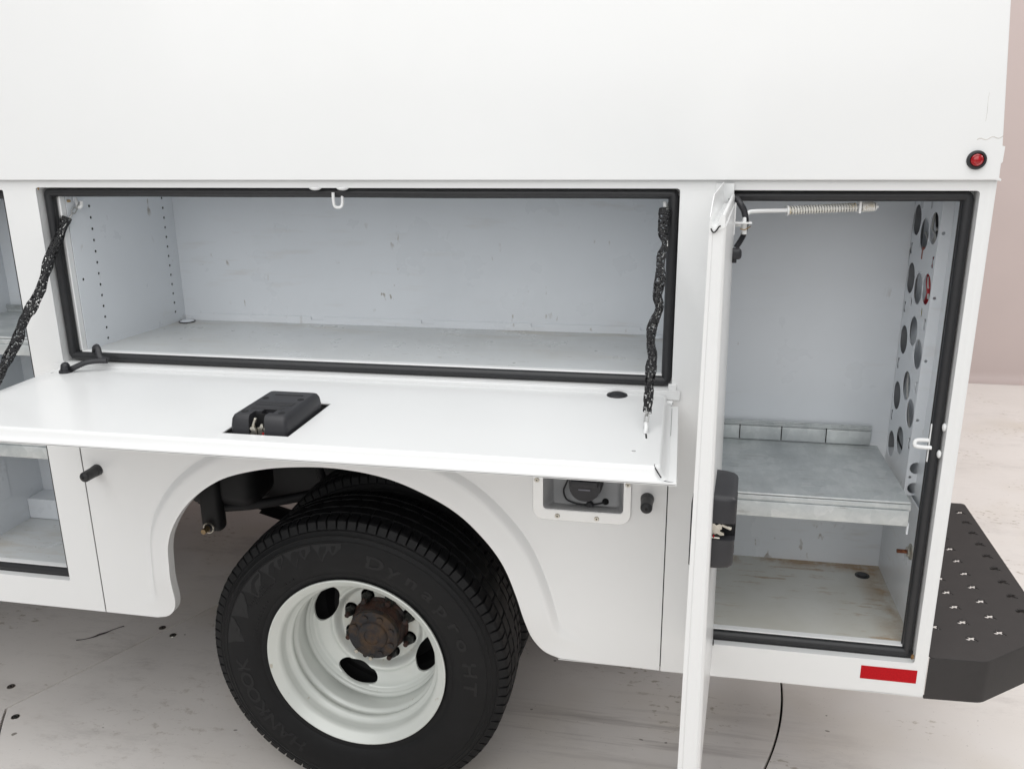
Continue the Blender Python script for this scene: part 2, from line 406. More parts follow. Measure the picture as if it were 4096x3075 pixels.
# --- compartment liners (open boxes, each side its own sheet)
def liner(x0, x1, y0, y1, z0, z1, floor=LFLOOR, right=True, ceil=True, left=True, back=None):
    t = .002
    boxo("compartment_back", LINER if back is None else back, TR, x0 - t, x1 + t, y1, y1 + t, z0 - t, z1 + t, bev=0)
    boxo("compartment_floor", floor, TR, x0, x1, y0, y1, z0 - t, z0, bev=0)
    if left: boxo("compartment_wall", LINER, TR, x0 - t, x0, y0, y1, z0, z1, bev=0)
    if right: boxo("compartment_wall", LINER, TR, x1, x1 + t, y0, y1, z0, z1, bev=0)
    if ceil: boxo("compartment_ceiling", LINER, TR, x0, x1, y0, y1, z1, z1 + t, bev=0)
liner(-1.3720, -.006, .0425, .400, 1.186, 1.576, left=False)
liner(.064, .537, .0425, .392, .6055, 1.576, floor=RFLOOR)
liner(-1.832, -1.4855, .0425, .345, .6055, 1.576)
# left wall of the long compartment with two columns of adjuster holes
hl = []
for yy, z0, z1 in ((.1105, 1.5167, 1.2000), (.3640, 1.5167, 1.2150)):
    n = 13
    for k in range(n):
        z = z0 + (z1 - z0) * k / (n - 1); hl.append(circ(yy, z, .0036, 10))
hl.append(circ(.060, 1.352, .0036, 10))
sa = math.atan(.1108)
SLM = Matrix.Translation((-1.3745, .03, 0)) @ Matrix.Rotation(-sa, 4, 'Z') @ Matrix.Translation((0, -.03, 0)) @ MYZ(0)
plate("compartment_wall", LINER, TR, [(.0425, 1.186), (.4020, 1.186), (.4020, 1.576), (.0425, 1.576)], hl, SLM, .002, .0)
boxo("wall_backing", DARKP, TR, -.0085, -.0065, .045, .39, 1.19, 1.57, bev=0, mtx=Matrix.Translation((-1.3745, .03, 0)) @ Matrix.Rotation(-sa, 4, 'Z') @ Matrix.Translation((0, -.03, 0)))
# turned-up floor flange with tabs along the back
bm = bmesh.new(); box(bm, -1.330, -.02, .3955, .3985, 1.1862, 1.1965)
for a, b in ((-1.29, -.962), (-.925, -.655), (-.622, -.365), (-.33, -.09)): box(bm, a, b, .3962, .3990, 1.1965, 1.2055)
fin(bm, "floor_flange", LINER, TR)
def plug(x, y, z, r, mat=RUBBER, sy=1.0, parent=TR):
    bm = bmesh.new(); cyl(bm, (x, y, z), (x, y, z + .002), r, r * .95, 28); cyl(bm, (x, y, z + .002), (x, y, z + .005), r * .8, r * .62, 28)
    if sy != 1: bmesh.ops.scale(bm, vec=(1, sy, 1), verts=bm.verts, space=Matrix.Translation((-x, -y, -z)))
    return fin(bm, "drain_plug", mat, parent)
p = plug(-1.312, .372, 1.1865, .020, LINER); bm = bmesh.new(); tube(bm, [(-1.312 + .0205 * math.cos(a), .372 + .0205 * math.sin(a), 1.1872) for a in [2 * PI * k / 28 for k in range(28)]], .0016, 6, closed=True); fin(bm, "plug_rim", RUBBER, p)
plug(-.045, .372, 1.1865, .018, LINER)
plug(.480, .335, .6045, .018)
# strike plate staple and its rivets (top of long compartment)
def staple(name, pts, r, parent, mat=WHITE): return tubeo(name, mat, parent, spline(pts, 6), r, 10)
st = staple("latch_striker", [(-.716, .012, 1.556), (-.716, .012, 1.535), (-.713, .014, 1.526), (-.703, .018, 1.526), (-.700, .02, 1.535), (-.700, .022, 1.556)], .0034, TR)
for x in (-.752, -.692):
    bm = bmesh.new(); bmesh.ops.create_uvsphere(bm, u_segments=16, v_segments=8, radius=.0095, matrix=Matrix.Translation((x, .006, 1.5655)) @ Matrix.Diagonal((1.4, 1, .55, 1))); fin(bm, "rivet", WHITE, TR)
# chain hooks at the upper corners
def hook(x, y, z, s):
    return staple("chain_hook", [(x - s * .012, y - .01, z + .022), (x - s * .006, y, z + .016), (x, y, z + .004), (x + s * .004, y - .002, z - .006), (x + s * .010, y, z - .004), (x + s * .0125, y, z + .008)], .0040, TR)
hook(-1.3640, .068, 1.524, 1); hook(-.022, .040, 1.530, -1)
boxo("hook_plate", LINER, TR, -1.3690, -1.3655, .060, .095, 1.530, 1.562)
cylo("rivet", BOLT, TR, (-1.3740, .048, 1.533), (-1.3660, .048, 1.533), .0030)

# --- fender panel with flared wheel arch (one pressed sheet)
arch = [(-1.2560, .5034), (-1.2298, .5100), (-1.2110, .528), (-1.2010, .5580), (-1.1975, .6000), (-1.1945, .6552), (-1.1893, .718), (-1.1702, .7687), (-1.1355, .8199), (-1.0877, .8651), (-1.0239, .9047), (-.9457, .9297), (-.8586, .9446), (-.7463, .9498), (-.6376, .9371), (-.5526, .9096), (-.4689, .8657), (-.4068, .8087), (-.3603, .7443), (-.3294, .666), (-.3106, .5971), (-.2980, .5568), (-.2790, .5280), (-.2600, .5140), (-.2350, .5055)]
AP = [Vector((p.x, p.y)) for p in spline([(a, b, 0) for a, b in arch], 7)]
# resample evenly
def resample(P, n):
    L = [0]
    for a, b in zip(P, P[1:]): L.append(L[-1] + (b - a).length)
    out = []; j = 0
    for i in range(n):
        s = L[-1] * i / (n - 1)
        while j < len(P) - 2 and L[j + 1] < s: j += 1
        t = (s - L[j]) / max(1e-9, L[j + 1] - L[j]); out.append(P[j].lerp(P[j + 1], min(1, t)))
    return out
NA = 150; AP = resample(AP, NA)
def Q(i):  # outer boundary of the ruled sheet
    x0, x1, zt, zb = -1.4038, -.0052, 1.138, .5015
    p = AP[i]; a = math.atan2(p.y - .50, p.x + .745)
    d = Vector((math.cos(a), math.sin(a))); o = Vector((-.745, .50))
    t = 9
    if d.x > 1e-6: t = min(t, (x1 - o.x) / d.x)
    if d.x < -1e-6: t = min(t, (x0 - o.x) / d.x)
    if d.y > 1e-6: t = min(t, (zt - o.y) / d.y)
    q = o + d * t
    return q
Qs = [Q(i) for i in range(NA)]
Qs[0] = Vector((-1.4038, .5035)); Qs[-1] = Vector((-.0052, .5005))
# insert exact corners by nudging the nearest columns
for cx, cz in ((-1.4038, 1.138), (-.0052, 1.138)):
    k = min(range(NA), key=lambda i: (Qs[i] - Vector((cx, cz))).length); Qs[k] = Vector((cx, cz))
def dist(p):
    best = 9
    for a, b in zip(AP, AP[1:]):
        ab = b - a; t = max(0, min(1, (p - a).dot(ab) / ab.length_squared)); d = (p - (a + ab * t)).length
        if d < best: best = d
    return best
def sm(t): t = max(0, min(1, t)); return t * t * (3 - 2 * t)
bm = bmesh.new(); rows = []
ts = [0, .004, .010, .018, .026, .034, .042, .048, .053, .058, .063, .068, .074, .082]
for i in range(NA):
    col = []; a, q = AP[i], Qs[i]; Ln = (q - a).length
    dd = [t for t in ts if t < Ln * .7]; dd += [dd[-1] + (Ln - dd[-1]) * k / 26 for k in range(1, 27)]
    # keep the same count for every column
    while len(dd) < len(ts) + 26: dd.insert(len(dd) - 26, dd[-27] + 1e-4)
    dd = dd[:len(ts) + 26]; dd.sort(); dd[-1] = Ln
    for t in dd:
        p = a + (q - a) * (t / Ln); d = dist(p) if t < .16 else .2
        wd = .054 + .014 * sm((p.x + .9) / .45)
        h = .021 - .004 * sm(d / wd); h *= 1 - sm((d - wd + .010) / .020)
        h *= sm((p.y - .515) / .13)
        h -= .0025 * math.exp(-((d - wd - .006) / .008) ** 2) * sm((p.y - .53) / .1)
        if d < .004: h -= .0012 * (1 - d / .004)
        col.append(bm.verts.new((p.x, .0015 - h, p.y)))
    # rolled return inside the arch
    n0 = AP[min(i + 1, NA - 1)] - AP[max(i - 1, 0)]; nn = Vector((-n0.y, n0.x)).normalized()
    base = col[0].co; r1 = bm.verts.new((base.x, base.y + .0035, base.z)); r2 = bm.verts.new((base.x, base.y + .024, base.z))
    rows.append([r2, r1] + col)
for A, B in zip(rows, rows[1:]):
    for k in range(len(A) - 1):
        c = (A[k].co + B[k + 1].co) / 2
        if -.2830 < c.x < -.0860 and .8680 < c.z < 1.085 and k > 3: continue
        try: bm.faces.new((A[k], B[k], B[k + 1], A[k + 1]))
        except ValueError: pass
bmesh.ops.dissolve_degenerate(bm, dist=1e-6, edges=bm.edges)
fender = fin(bm, "fender_panel", WHITE, TR, 38)
boxo("fender_seam_gap", DARKP, TR, -1.412, -1.398, .0042, .006, .51, 1.13, bev=0)
boxo("fender_seam_gap", DARKP, TR, -.012, .004, .0042, .006, .51, 1.13, bev=0)
# bottom returns of the skirt
for q in ((-2.7, -1.4075, ZB - .0005), (-1.403, -1.256, .5028), (-.236, -.006, .5008), (-.001, X1 - .001, ZB - .0035)):
    boxo("skirt_return", WHITE, TR, q[0], q[1], .003, .03, q[2], q[2] + .0018, bev=0)

# --- rubber door bumpers
for (x, z) in ((-1.366, .897), (-.046, .9185)):
    bm = bmesh.new(); cyl(bm, (x, .002, z), (x, -.012, z), .0145, .0135, 28); cyl(bm, (x, -.012, z), (x, -.046, z), .0130, .0125, 28)
    bmesh.ops.create_uvsphere(bm, u_segments=28, v_segments=12, radius=.0125, matrix=Matrix.Translation((x, -.046, z)) @ Matrix.Diagonal((1, .55, 1, 1)))
    o = fin(bm, "door_bumper", RUBBER, TR); cylo("bumper_hole", DARKP, o, (x, -.0535, z), (x, -.0500, z), .0032, n=12)

# --- fuel filler
fx0, fx1, fz0, fz1 = -.2930, -.0800, .8555, 1.098
fu = plate("fuel_filler_bezel", ALU, TR, rrect(fx0, fx1, fz0, fz1, .026, 8), [rrect(-.2705, -.0965, .8815, 1.072, .009, 6)], MXZ(-.0020), .004, .0014)
bm = bmesh.new(); loops = []
for ins, dz, y in ((0, 0, -.002), (.0015, .0015, .004), (.011, -.0165, .066), (.013, -.0150, .068)):
    loops.append([bm.verts.new((p[0], y, p[1])) for p in rrect(-.2707 + ins, -.0963 - ins, .8813 + dz, 1.0722 - ins, .009, 6)])
for A, B in zip(loops, loops[1:]):
    for k in range(len(A)): bm.faces.new((A[k], A[(k + 1) % len(A)], B[(k + 1) % len(A)], B[k]))
bm.faces.new(loops[-1]); fin(bm, "fuel_cup", GREYC, fu, 50)
c = (-.1810, .9330)
bm = bmesh.new(); cyl(bm, (c[0], .067, c[1]), (c[0], .046, c[1]), .0365, .0365, 36); cyl(bm, (c[0], .046, c[1]), (c[0], .030, c[1]), .0380, .0375, 36); cyl(bm, (c[0], .030, c[1]), (c[0], .008, c[1]), .0355, .0340, 36)
for k in range(18):
    a = 2 * PI * k / 18; q = (c[0] + .0352 * math.cos(a), c[1] + .0352 * math.sin(a)); cyl(bm, (q[0] - (q[0] - c[0]) * .03, .028, q[1] - (q[1] - c[1]) * .03), (q[0] - (q[0] - c[0]) * .05, .012, q[1] - (q[1] - c[1]) * .05), .0016, .0016, 6)
fcap = fin(bm, "fuel_cap", BLACKP, fu)
boxo("cap_grip", BLACKP, fcap, c[0] - .030, c[0] + .030, -.006, .009, c[1] + .004, c[1] + .018, bev=.004, seg=2)
boxo("cap_grey_rib", m_plain('cap_rib_grey', (.22, .22, .26), .4), fcap, c[0] - .014, c[0] + .012, .0070, .0078, c[1] - .008, c[1] - .005, bev=.0003)  # thin bar in a paler grey than the cap
tubeo("cap_tether", BLACKP, fu, spline([(-.2150, .040, .9500), (-.2270, .050, .9210), (-.2330, .055, .9010), (-.2270, .055, .8820), (-.2100, .055, .8735), (-.1900, .055, .8710), (-.1650, .057, .8720), (-.1420, .062, .8760)], 8), .0020, 8)
cylo("tether_clip", BLACKP, fu, (-.1740, .058, .8710), (-.1740, .044, .8740), .0085, .006)
cylo("tether_hole", DARKP, fu, (-.1400, .0665, .8770), (-.1400, .0640, .8770), .0075)
cylo("ground_screw", ZINC, fu, (-.1800, .066, .8840), (-.1800, .048, .8850), .0042, .0036, 8)
for x, z in ((-.2840, .9480), (-.2390, .8665), (-.1530, .8660), (-.0875, .9500), (-.2840, 1.02), (-.0875, 1.03)):
    bm = bmesh.new(); cyl(bm, (x, -.003, z), (x, -.0065, z), .0062, .0045, 20); o = fin(bm, "screw", ZINC, fu); cylo("screw_socket", DARKP, o, (x, -.0064, z), (x, -.0069, z), .0018, n=6)

# --- body shell behind: end wall, floor of the load bed, wheel housing
boxo("rear_wall", WHITE, TR, X1 - .003, X1 - .0002, .0045, .56, ZB, ZT, bev=0)
boxo("corner_post", WHITE, TR, X1 - .014, X1 + .0005, -.0005, .010, ZB + .001, ZT - .001, bev=.003)
boxo("bed_floor", CHAS, TR, -2.7, X1 - .01, .56, 1.98, .93, .99, bev=.002)  # bed as one big dark box, put in to shade the ground below
boxo("wheel_housing", CHAS, TR, -1.47, -.02, .06, .60, 1.09, 1.11, bev=.002)
boxo("wheel_housing", CHAS, TR, -1.47, -.02, .62, .64, .86, 1.11, bev=.002)
boxo("housing_end", LINER, TR, -1.50, -1.490, .05, .35, .56, 1.12, bev=.002)
boxo("compartment_underside", CHAS, TR, -1.90, -1.478, .02, .36, .575, .599, bev=.002)
boxo("compartment_underside", CHAS, TR, .03, .545, .02, .42, .575, .599, bev=.002)
boxo("housing_end", CHAS, TR, .040, .052, .05, .45, .52, 1.12, bev=.002)
boxo("inner_side_wall", CHAS, TR, -2.7, X1 - .01, .405, .415, 1.12, 1.60, bev=0)
boxo("load_floor", CHAS, TR, -2.7, X1 - .01, .40, 2.0, .99, 1.01, bev=0)
boxo("roof", WHITE, TR, -2.7, X1 - .05, .30, 2.0, 2.55, 2.57, bev=0)

boxo("far_side_frame", WHITE, TR, -2.7, X1, 1.990, 2.0, .50, 2.55, bev=.002)  # unseen far side, added with front end and cab to block light underneath
boxo("far_underside", CHAS, TR, -2.7, X1 - .01, 1.60, 1.985, .55, .60, bev=.002)
boxo("front_bulkhead", WHITE, TR, -2.72, -2.70, .0, 2.0, .50, 2.55, bev=.004)
boxo("cab_underside", CHAS, TR, -5.6, -2.75, .10, 1.90, .42, .60, bev=.02)
boxo("cab_body", WHITE, TR, -5.6, -2.78, .04, 1.96, .60, 1.9, bev=.06)
boxo("fuel_tank", CHAS, TR, -.35, .42, .86, 1.46, .42, .66, bev=.04)
boxo("spare_carrier", CHAS, TR, -1.9, -1.1, .95, 1.45, .60, .80, bev=.04)
# --- frame, springs, axle seen through the arch
boxo("frame_rail", CHAS, TR, -2.7, .45, .70, .77, .515, .84, bev=.006)
boxo("frame_rail", CHAS, TR, -2.7, .45, 1.55, 1.62, .66, .84, bev=.006)
tubeo("axle_tube", CHAS, TR, [(-.757, .30, .395), (-.757, 1.9, .395)], .048, 24)
bm = bmesh.new(); bmesh.ops.create_uvsphere(bm, u_segments=28, v_segments=16, radius=.17, matrix=Matrix.Translation((-.757, 1.13, .395))); fin(bm, "axle_housing", CHAS, TR)
for k in range(4):
    L = .66 - k * .12
    tubeo("spring_leaf", CHAS, TR, [(-.757 + L * t, .655, .44 + .115 * t * t * (L / .66) ** 2 - k * .0135) for t in [i / 8 - 1 for i in range(17)]], .030, 4, flat=.22, up=(0, 1, 0), smooth=20)
bm = bmesh.new(); box(bm, -1.475, -1.385, .56, .68, .545, .86, bev=.012, seg=2); fin(bm, "spring_hanger", CHAS, TR)
boxo("cross_member", CHAS, TR, -1.50, -1.32, .40, 1.6, .78, .93, bev=.01)
bm = bmesh.new(); box(bm, -1.375, -1.305, .41, .46, .532, .82, bev=.022, seg=4); fin(bm, "shackle_bracket", CHAS, TR)
bm = bmesh.new(); box(bm, -1.44, -1.20, .43, .60, .60, .90, bev=.05, seg=5); fin(bm, "frame_bracket", CHAS, TR)
tubeo("bracket_arm", CHAS, TR, spline([(-1.36, .44, .60), (-1.22, .48, .605), (-1.06, .54, .625), (-.92, .60, .66)], 6), .016, 8)
cylo("shock_absorber", CHAS, TR, (-1.10, .56, .92), (-1.02, .60, .50), .012)
bm = bmesh.new(); tube(bm, [(-1.338 + .0155 * math.cos(a), .398, .556 + .0155 * math.sin(a)) for a in [2 * PI * k / 24 for k in range(24)]], .0030, 8, closed=True)
o = fin(bm, "bushing_ring", ZINC, TR); cylo("bushing_bolt", BOLT, o, (-1.343, .40, .553), (-1.343, .375, .553), .009, .008, 12)

# ---------------------------------------------------------------- wheels
WC = (-.757, .395)
def tyre(y0, parent, lettering=True, mat=TYRE):
    # section: (radius, y offset) outer bead round to inner bead; y0 = outer sidewall plane
    R = .395; W = .232
    half = [(.226, .034), (.232, .020), (.238, .017), (.246, .0135), (.252, .0135), (.258, .0095), (.270, .0052), (.285, .0018), (.300, .0002), (.315, .0), (.330, .0016), (.3405, .0042), (.3425, .0030), (.3445, .0052), (.3525, .0086), (.3550, .0078), (.3575, .0110), (.3640, .0150), (.3655, .0142), (.3680, .0175), (.3790, .0215), (.3860, .0245), (.3895, .029), (.3905, .034), (.3915, .048)]
    tread = [(.3918, .058), (.3918, .0590), (.3835, .0600), (.3835, .0655), (.3920, .0665), (.3930, .080), (.3935, .0905), (.3840, .0915), (.3840, .0975), (.3940, .0985), (.3945, .116)]
    hp = half + tread; prof = hp + [(r, W - y) for r, y in hp[::-1][1:]]
    N = 92 * 4; bm = bmesh.new(); rings = []
    for j, (r, y) in enumerate(prof):
        ys = y if y <= W / 2 else W - y; ring = []
        for k in range(N):
            q = k % 4; blk = k // 4; rr = r; yy = y
            if r > .3700 and ys < .0585 and ys > .014:   # shoulder notches
                if q == 0: rr -= .0095 if ys > .022 else .0050; yy += (.004 if y < W / 2 else -.004) if ys < .03 else 0
                if q == 2 and ys > .028: rr -= .0010
            elif ys >= .0665 and r > .390:
                z = (k + (3 if ys < .0915 else 6)) % 8
                if z == 0: rr -= .0026
            tw = .0035 * math.sin(2 * PI * (blk % 3) / 3) * 0
            a = 2 * PI * (blk * 4 + (0, .40, 2, 3.60)[q] + (ys - .03) * 10 * (1 if ys > .034 else 0)) / N
            ring.append(bm.verts.new((WC[0] + rr * math.cos(a), y0 + yy, WC[1] + rr * math.sin(a))))
        rings.append(ring)
    for A, B in zip(rings, rings[1:]):
        for k in range(N): bm.faces.new((A[k], A[(k + 1) % N], B[(k + 1) % N], B[k]))
    # flatten the contact patch on the floor
    for v in bm.verts:
        if v.co.z < .003: v.co.z = .0015
    return fin(bm, "tyre", mat, parent, 32)
whl = bpy.data.objects.new("wheel", None); COL.objects.link(whl); whl.location = (WC[0], .16, WC[1]); adopt(whl, TR); tag(whl, 'outer dual wheel with deep dished white steel rim')
ty = tyre(.036, whl)
whi = bpy.data.objects.new("wheel", None); COL.objects.link(whi); whi.location = (WC[0], .45, WC[1]); adopt(whi, TR); tag(whi, 'inner dual wheel hidden behind the outer one')
tyre(.325, whi, mat=TYRE_OLD)
lathe("rim", CHAS, whi, [(.235, .335), (.205, .35), (.190, .38), (.170, .40), (.165, .44), (.05, .44)], WC, 64)
# deep dished outer rim
prof = [(.2255, .0640), (.2320, .0545), (.2352, .0505), (.2350, .0462), (.2322, .0448), (.2288, .0470), (.2240, .0525), (.2150, .0580), (.2095, .0640), (.2075, .0720), (.2062, .0860), (.2035, .0930), (.1965, .0985), (.1925, .1040), (.1935, .1120), (.2005, .1180), (.2010, .1235), (.1975, .1290), (.1925, .1320), (.1905, .1380), (.1900, .1560), (.1900, .1800), (.1935, .1840), (.1935, .1880), (.1900, .1920), (.1870, .1950), (.1850, .2050)]
lathe("rim", RIM, whl, prof, WC, 128, 50)
# disc with four hand holes: polar grid, holes cut by ellipse with snapped rim
def disc():
    bm = bmesh.new(); NR, NT_ = 46, 256; r0, r1 = .048, .1875
    slots = [math.radians(a) for a in (-114, -24, 66, 156)]; RS, ea, eb = .1520, .0580, .0300
    def yprof(r):
        y = .1980 + .0120 * sm((.1875 - r) / .010)
        y += .010 * sm((.172 - r) / .04)
        y += .022 * sm((.1250 - r) / .016)
        y -= .004 * math.exp(-((r - .129) / .005) ** 2)
        return y
    def inhole(p):
        for s in slots:
            c = Vector((RS * math.cos(s), RS * math.sin(s))); d = p - c
            t = Vector((-math.sin(s), math.cos(s))); n = Vector((math.cos(s), math.sin(s)))
            u, v = d.dot(t) / ea, d.dot(n) / eb; f = math.hypot(u, v)
            if f < 1.0: return (c, t, n, u / max(f, 1e-6), v / max(f, 1e-6))
        return None
    P = {}; F = []
    for i in range(NR):
        for k in range(NT_):
            r = r0 + (r1 - r0) * i / (NR - 1); a = 2 * PI * k / NT_; P[i, k] = Vector((r * math.cos(a), r * math.sin(a)))
    ins = {q: inhole(p) for q, p in P.items()}
    for i in range(NR - 1):
        for k in range(NT_):
            q = [(i, k), (i, (k + 1) % NT_), (i + 1, (k + 1) % NT_), (i + 1, k)]
            if all(ins[x] for x in q): continue
            F.append(q)
    used = {x for q in F for x in q}; V = {}
    for x in used:
        p = P[x]; h = ins[x]; dy = 0
        if h:
            c, t, n, u, v = h; p = c + t * u * ea + n * v * eb
        V[x] = bm.verts.new((WC[0] + p.x, yprof(p.length), WC[1] + p.y))
    for q in F:
        try: bm.faces.new([V[x] for x in q])
        except ValueError: pass
    bmesh.ops.dissolve_degenerate(bm, dist=2e-5, edges=bm.edges)
    # give hole edges a thickness going inward
    be = [e for e in bm.edges if len(e.link_faces) == 1]
    r = bmesh.ops.extrude_edge_only(bm, edges=be)
    for v in r['geom']:
        if isinstance(v, bmesh.types.BMVert): v.co.y += .006
    return fin(bm, "wheel_disc", RIM, whl, 50)
disc()
# hub
hub = lathe("hub", HUBR, whl, [(.080, .262), (.079, .236), (.074, .232), (.0735, .214), (.0720, .206), (.0710, .200), (.0705, .196), (.0000, .196)], WC, 56)
lathe("hub_cap", HUBC, hub, [(.0680, .200), (.0690, .186), (.0685, .1795), (.0655, .1775), (.0420, .1775), (.0400, .1735), (.0375, .1715), (.0220, .1700), (.0205, .1725), (0, .1730)], WC, 56)
for k in range(8):
    a = math.radians(20 + 45 * k); x, z = WC[0] + .0545 * math.cos(a), WC[1] + .0545 * math.sin(a)
    bright = k in (4, 5)
    if bright: a2 = math.radians((-134, -96)[k - 4]); x, z = WC[0] + .0655 * math.cos(a2), WC[1] + .0655 * math.sin(a2)
    cylo("hub_bolt", ZINC if bright else HUBC, hub, (x, .182, z), (x, .169 if bright else .1725, z), .0055 if bright else .0085, n=8 if not bright else 14)
for k in range(8):
    a = math.radians(21 + 45 * k); x, z = WC[0] + .0880 * math.cos(a), WC[1] + .0880 * math.sin(a)
    bm = bmesh.new(); cyl(bm, (x, .250, z), (x, .242, z), .0205, .0195, 24); cyl(bm, (x, .242, z), (x, .224, z), .0145, .0140, 6); cyl(bm, (x, .224, z), (x, .214, z), .0125, .0085, 16)
    o = fin(bm, "lug_nut", NUTM, whl); cylo("wheel_stud", HUBR, o, (x, .217, z), (x, .204, z), .0072, .0066, 14)
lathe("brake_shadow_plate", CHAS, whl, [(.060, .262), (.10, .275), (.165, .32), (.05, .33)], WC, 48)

# sidewall print: raised letters and jagged panels
def sidewall_y(r):
    tb = [(.238, .0535), (.246, .0495), (.258, .0455), (.270, .0412), (.285, .0378), (.300, .0362), (.315, .036), (.330, .0376), (.3405, .0402), (.36, .05)]
    for (a, ya), (b, yb) in zip(tb, tb[1:]):
        if a <= r <= b: return ya + (yb - ya) * (r - a) / (b - a)
    return .036
def arc_text(s, a_start, da, rmid, h, parent, name="tyre_letter", widths=None, lift=.0008, mat=TYRE_PRINT, sx=1.0, bold=.0):
    a = a_start
    for ch in s:
        if ch == ' ': a -= da * .6; continue
        cu = bpy.data.curves.new("t", 'FONT'); cu.body = ch; cu.size = 1; cu.align_x = 'CENTER'; cu.extrude = .02; cu.resolution_u = 3; cu.offset = bold
        tmp = bpy.data.objects.new("t", cu); COL.objects.link(tmp)
        dg = bpy.context.evaluated_depsgraph_get(); me = bpy.data.meshes.new_from_object(tmp.evaluated_get(dg)); bpy.data.objects.remove(tmp)
        sc = h / .70
        for v in me.vertices:
            lx, ly, lz = v.co; r = rmid - h / 2 + ly * sc; an = math.radians(a) - lx * sc * sx / rmid
            v.co = (WC[0] + r * math.cos(an), sidewall_y(r) - (lift if lz > 0 else -.001), WC[1] + r * math.sin(an))
        link(name, me, mat, parent); a -= da
arc_text("Dynapro", 76, 9.6, .302, .033, ty, sx=1.45, bold=.022)
arc_text("HT", 5, 9.5, .302, .033, ty, sx=1.3, bold=.022)
arc_text("HANKOOK", 236, 8.4, .303, .032, ty, sx=1.35, bold=.022)
arc_text("KONTROL", 151, 2.5, .300, .008, ty, sx=1.0)
arc_text("TECHNOLOGY", 148, 1.9, .289, .006, ty, sx=1.0)
arc_text("LT245/75R17", 170, 2.6, .268, .008, ty, sx=1.0)
arc_text("M+S", 128, 3, .268, .007, ty, sx=1.0)
def poly_ring(pts, parent, lift=.0009, name="sidewall_motif"):
    # pts: (angle deg, radius) closed polygon, densified
    P = []
    for i in range(len(pts)):
        a, b = pts[i], pts[(i + 1) % len(pts)]; n = max(1, int(abs(b[0] - a[0]) / 2))
        for k in range(n): P.append((a[0] + (b[0] - a[0]) * k / n, a[1] + (b[1] - a[1]) * k / n))
    bm = bmesh.new(); vs = [bm.verts.new((WC[0] + r * math.cos(math.radians(a)), sidewall_y(r) - lift, WC[1] + r * math.sin(math.radians(a)))) for a, r in P]
    f = bm.faces.new(vs); bmesh.ops.triangulate(bm, faces=[f])
    e = [x for x in bm.edges if len(x.link_faces) == 1]; r = bmesh.ops.extrude_edge_only(bm, edges=e)
    for v in r['geom']:
        if isinstance(v, bmesh.types.BMVert): v.co.y += .002
    fin(bm, name, TYRE_STAR, parent, 20)
for a in (175, 161, 147, 133, 119, 105):
    poly_ring([(a, .338), (a - 13.4, .338), (a - 13.4, .327), (a - 9, .306), (a - 7.5, .322), (a - 3, .292), (a - 1.8, .320)], ty)
for a in ():
    poly_ring([(a, .337), (a - 13, .337), (a - 12, .330), (a - 1, .330)], ty)

# ---------------------------------------------------------------- upper body
up = bpy.data.objects.new("upper_body", None); COL.objects.link(up); up.location = (-.8, 0, 1.9); adopt(up, TR)
lo = .0; bm = bmesh.new()
# slanted side wall above a flat drip rail
def quadstrip(bm, prof, xa, xb):
    A = [bm.verts.new((xa(z) if callable(xa) else xa, y, z)) for y, z in prof]; B = [bm.verts.new((xb(z) if callable(xb) else xb, y, z)) for y, z in prof]
    for i in range(len(prof) - 1): bm.faces.new((A[i], B[i], B[i + 1], A[i + 1]))
    return A, B
slx = lambda z: .5485 - .0833 * (z - 1.64)
prof = [(-.0100, 2.50), (.02, 2.54), (.30, 2.56)]
A, B = quadstrip(bm, prof, -2.7, .477)
fin(bm, "upper_edge_rail", WHITE, up, 60)
plate("upper_side_panel", WHITE, up, [(-2.7, 1.5825), (.5435, 1.5822), (.5540, 1.5800), (.5548, 1.5835), (.5505, 1.5860), (.5500, 1.6100), (.5525, 1.6130), (.5530, 1.6395), (slx(1.641), 1.6410), (slx(2.5), 2.50), (-2.7, 2.50)], [], MXZ(-.0095), .004, .0012)
boxo("upper_rear_return", WHITE, up, .470, .474, -.006, 1.95, 1.60, 2.54, bev=0)
boxo("rear_corner_flange", WHITE, up, .5480, .5512, -.008, .30, 1.584, 1.637, bev=.0008)
tubeo("sealant_bead", m_plain('old_sealant', (.70, .67, .62), .6, var=.4, sc=50), up, [(.5050 + .0035 * k, -.0112, 1.6515 + .0020 * math.sin(k * 1.1) + .0004 * k) for k in range(13)], .0008, 6)
tubeo("sealant_bead", m_plain('old_sealant_dark', (.70, .68, .65), .6, var=.4, sc=50), up, [(.515 + .0006 * math.sin(k), -.0112, 1.682 + .008 * k) for k in range(7)], .0005, 6)
# marker lamp
ml = lathe("marker_lamp", RUBBER, up, [(.0165, -.0115), (.0165, -.0150), (.0155, -.0168), (.0125, -.0172), (.0108, -.0155), (.0105, -.0140)], (.5085, 1.6170), 40)
lathe("lamp_lens", REDL, ml, [(.0108, -.0145), (.0104, -.0172), (.0085, -.0190), (.0070, -.0183), (.0050, -.0196), (.0025, -.0202), (0, -.0203)], (.5085, 1.6170), 40, smooth=20)
boxo("panel_chip", BOLT, up, .5600 - .0120, .5600 - .0114, -.0121, -.0119, 1.597, 1.600, bev=0) if False else None

# small fasteners, scuffs
boxo("rear_lamp_edge", REDL, TR, X1 + .0003, X1 + .004, .02, .05, 1.600, 1.625, bev=.001)
bm = bmesh.new()
box(bm, .4208, .5340, -.0006, .0006, .5350, .5670, bev=.0004, seg=1)
for v in bm.verts: v.co.z += 0
rf = fin(bm, "red_reflector_strip", REDT, TR); rf.location = rf.location
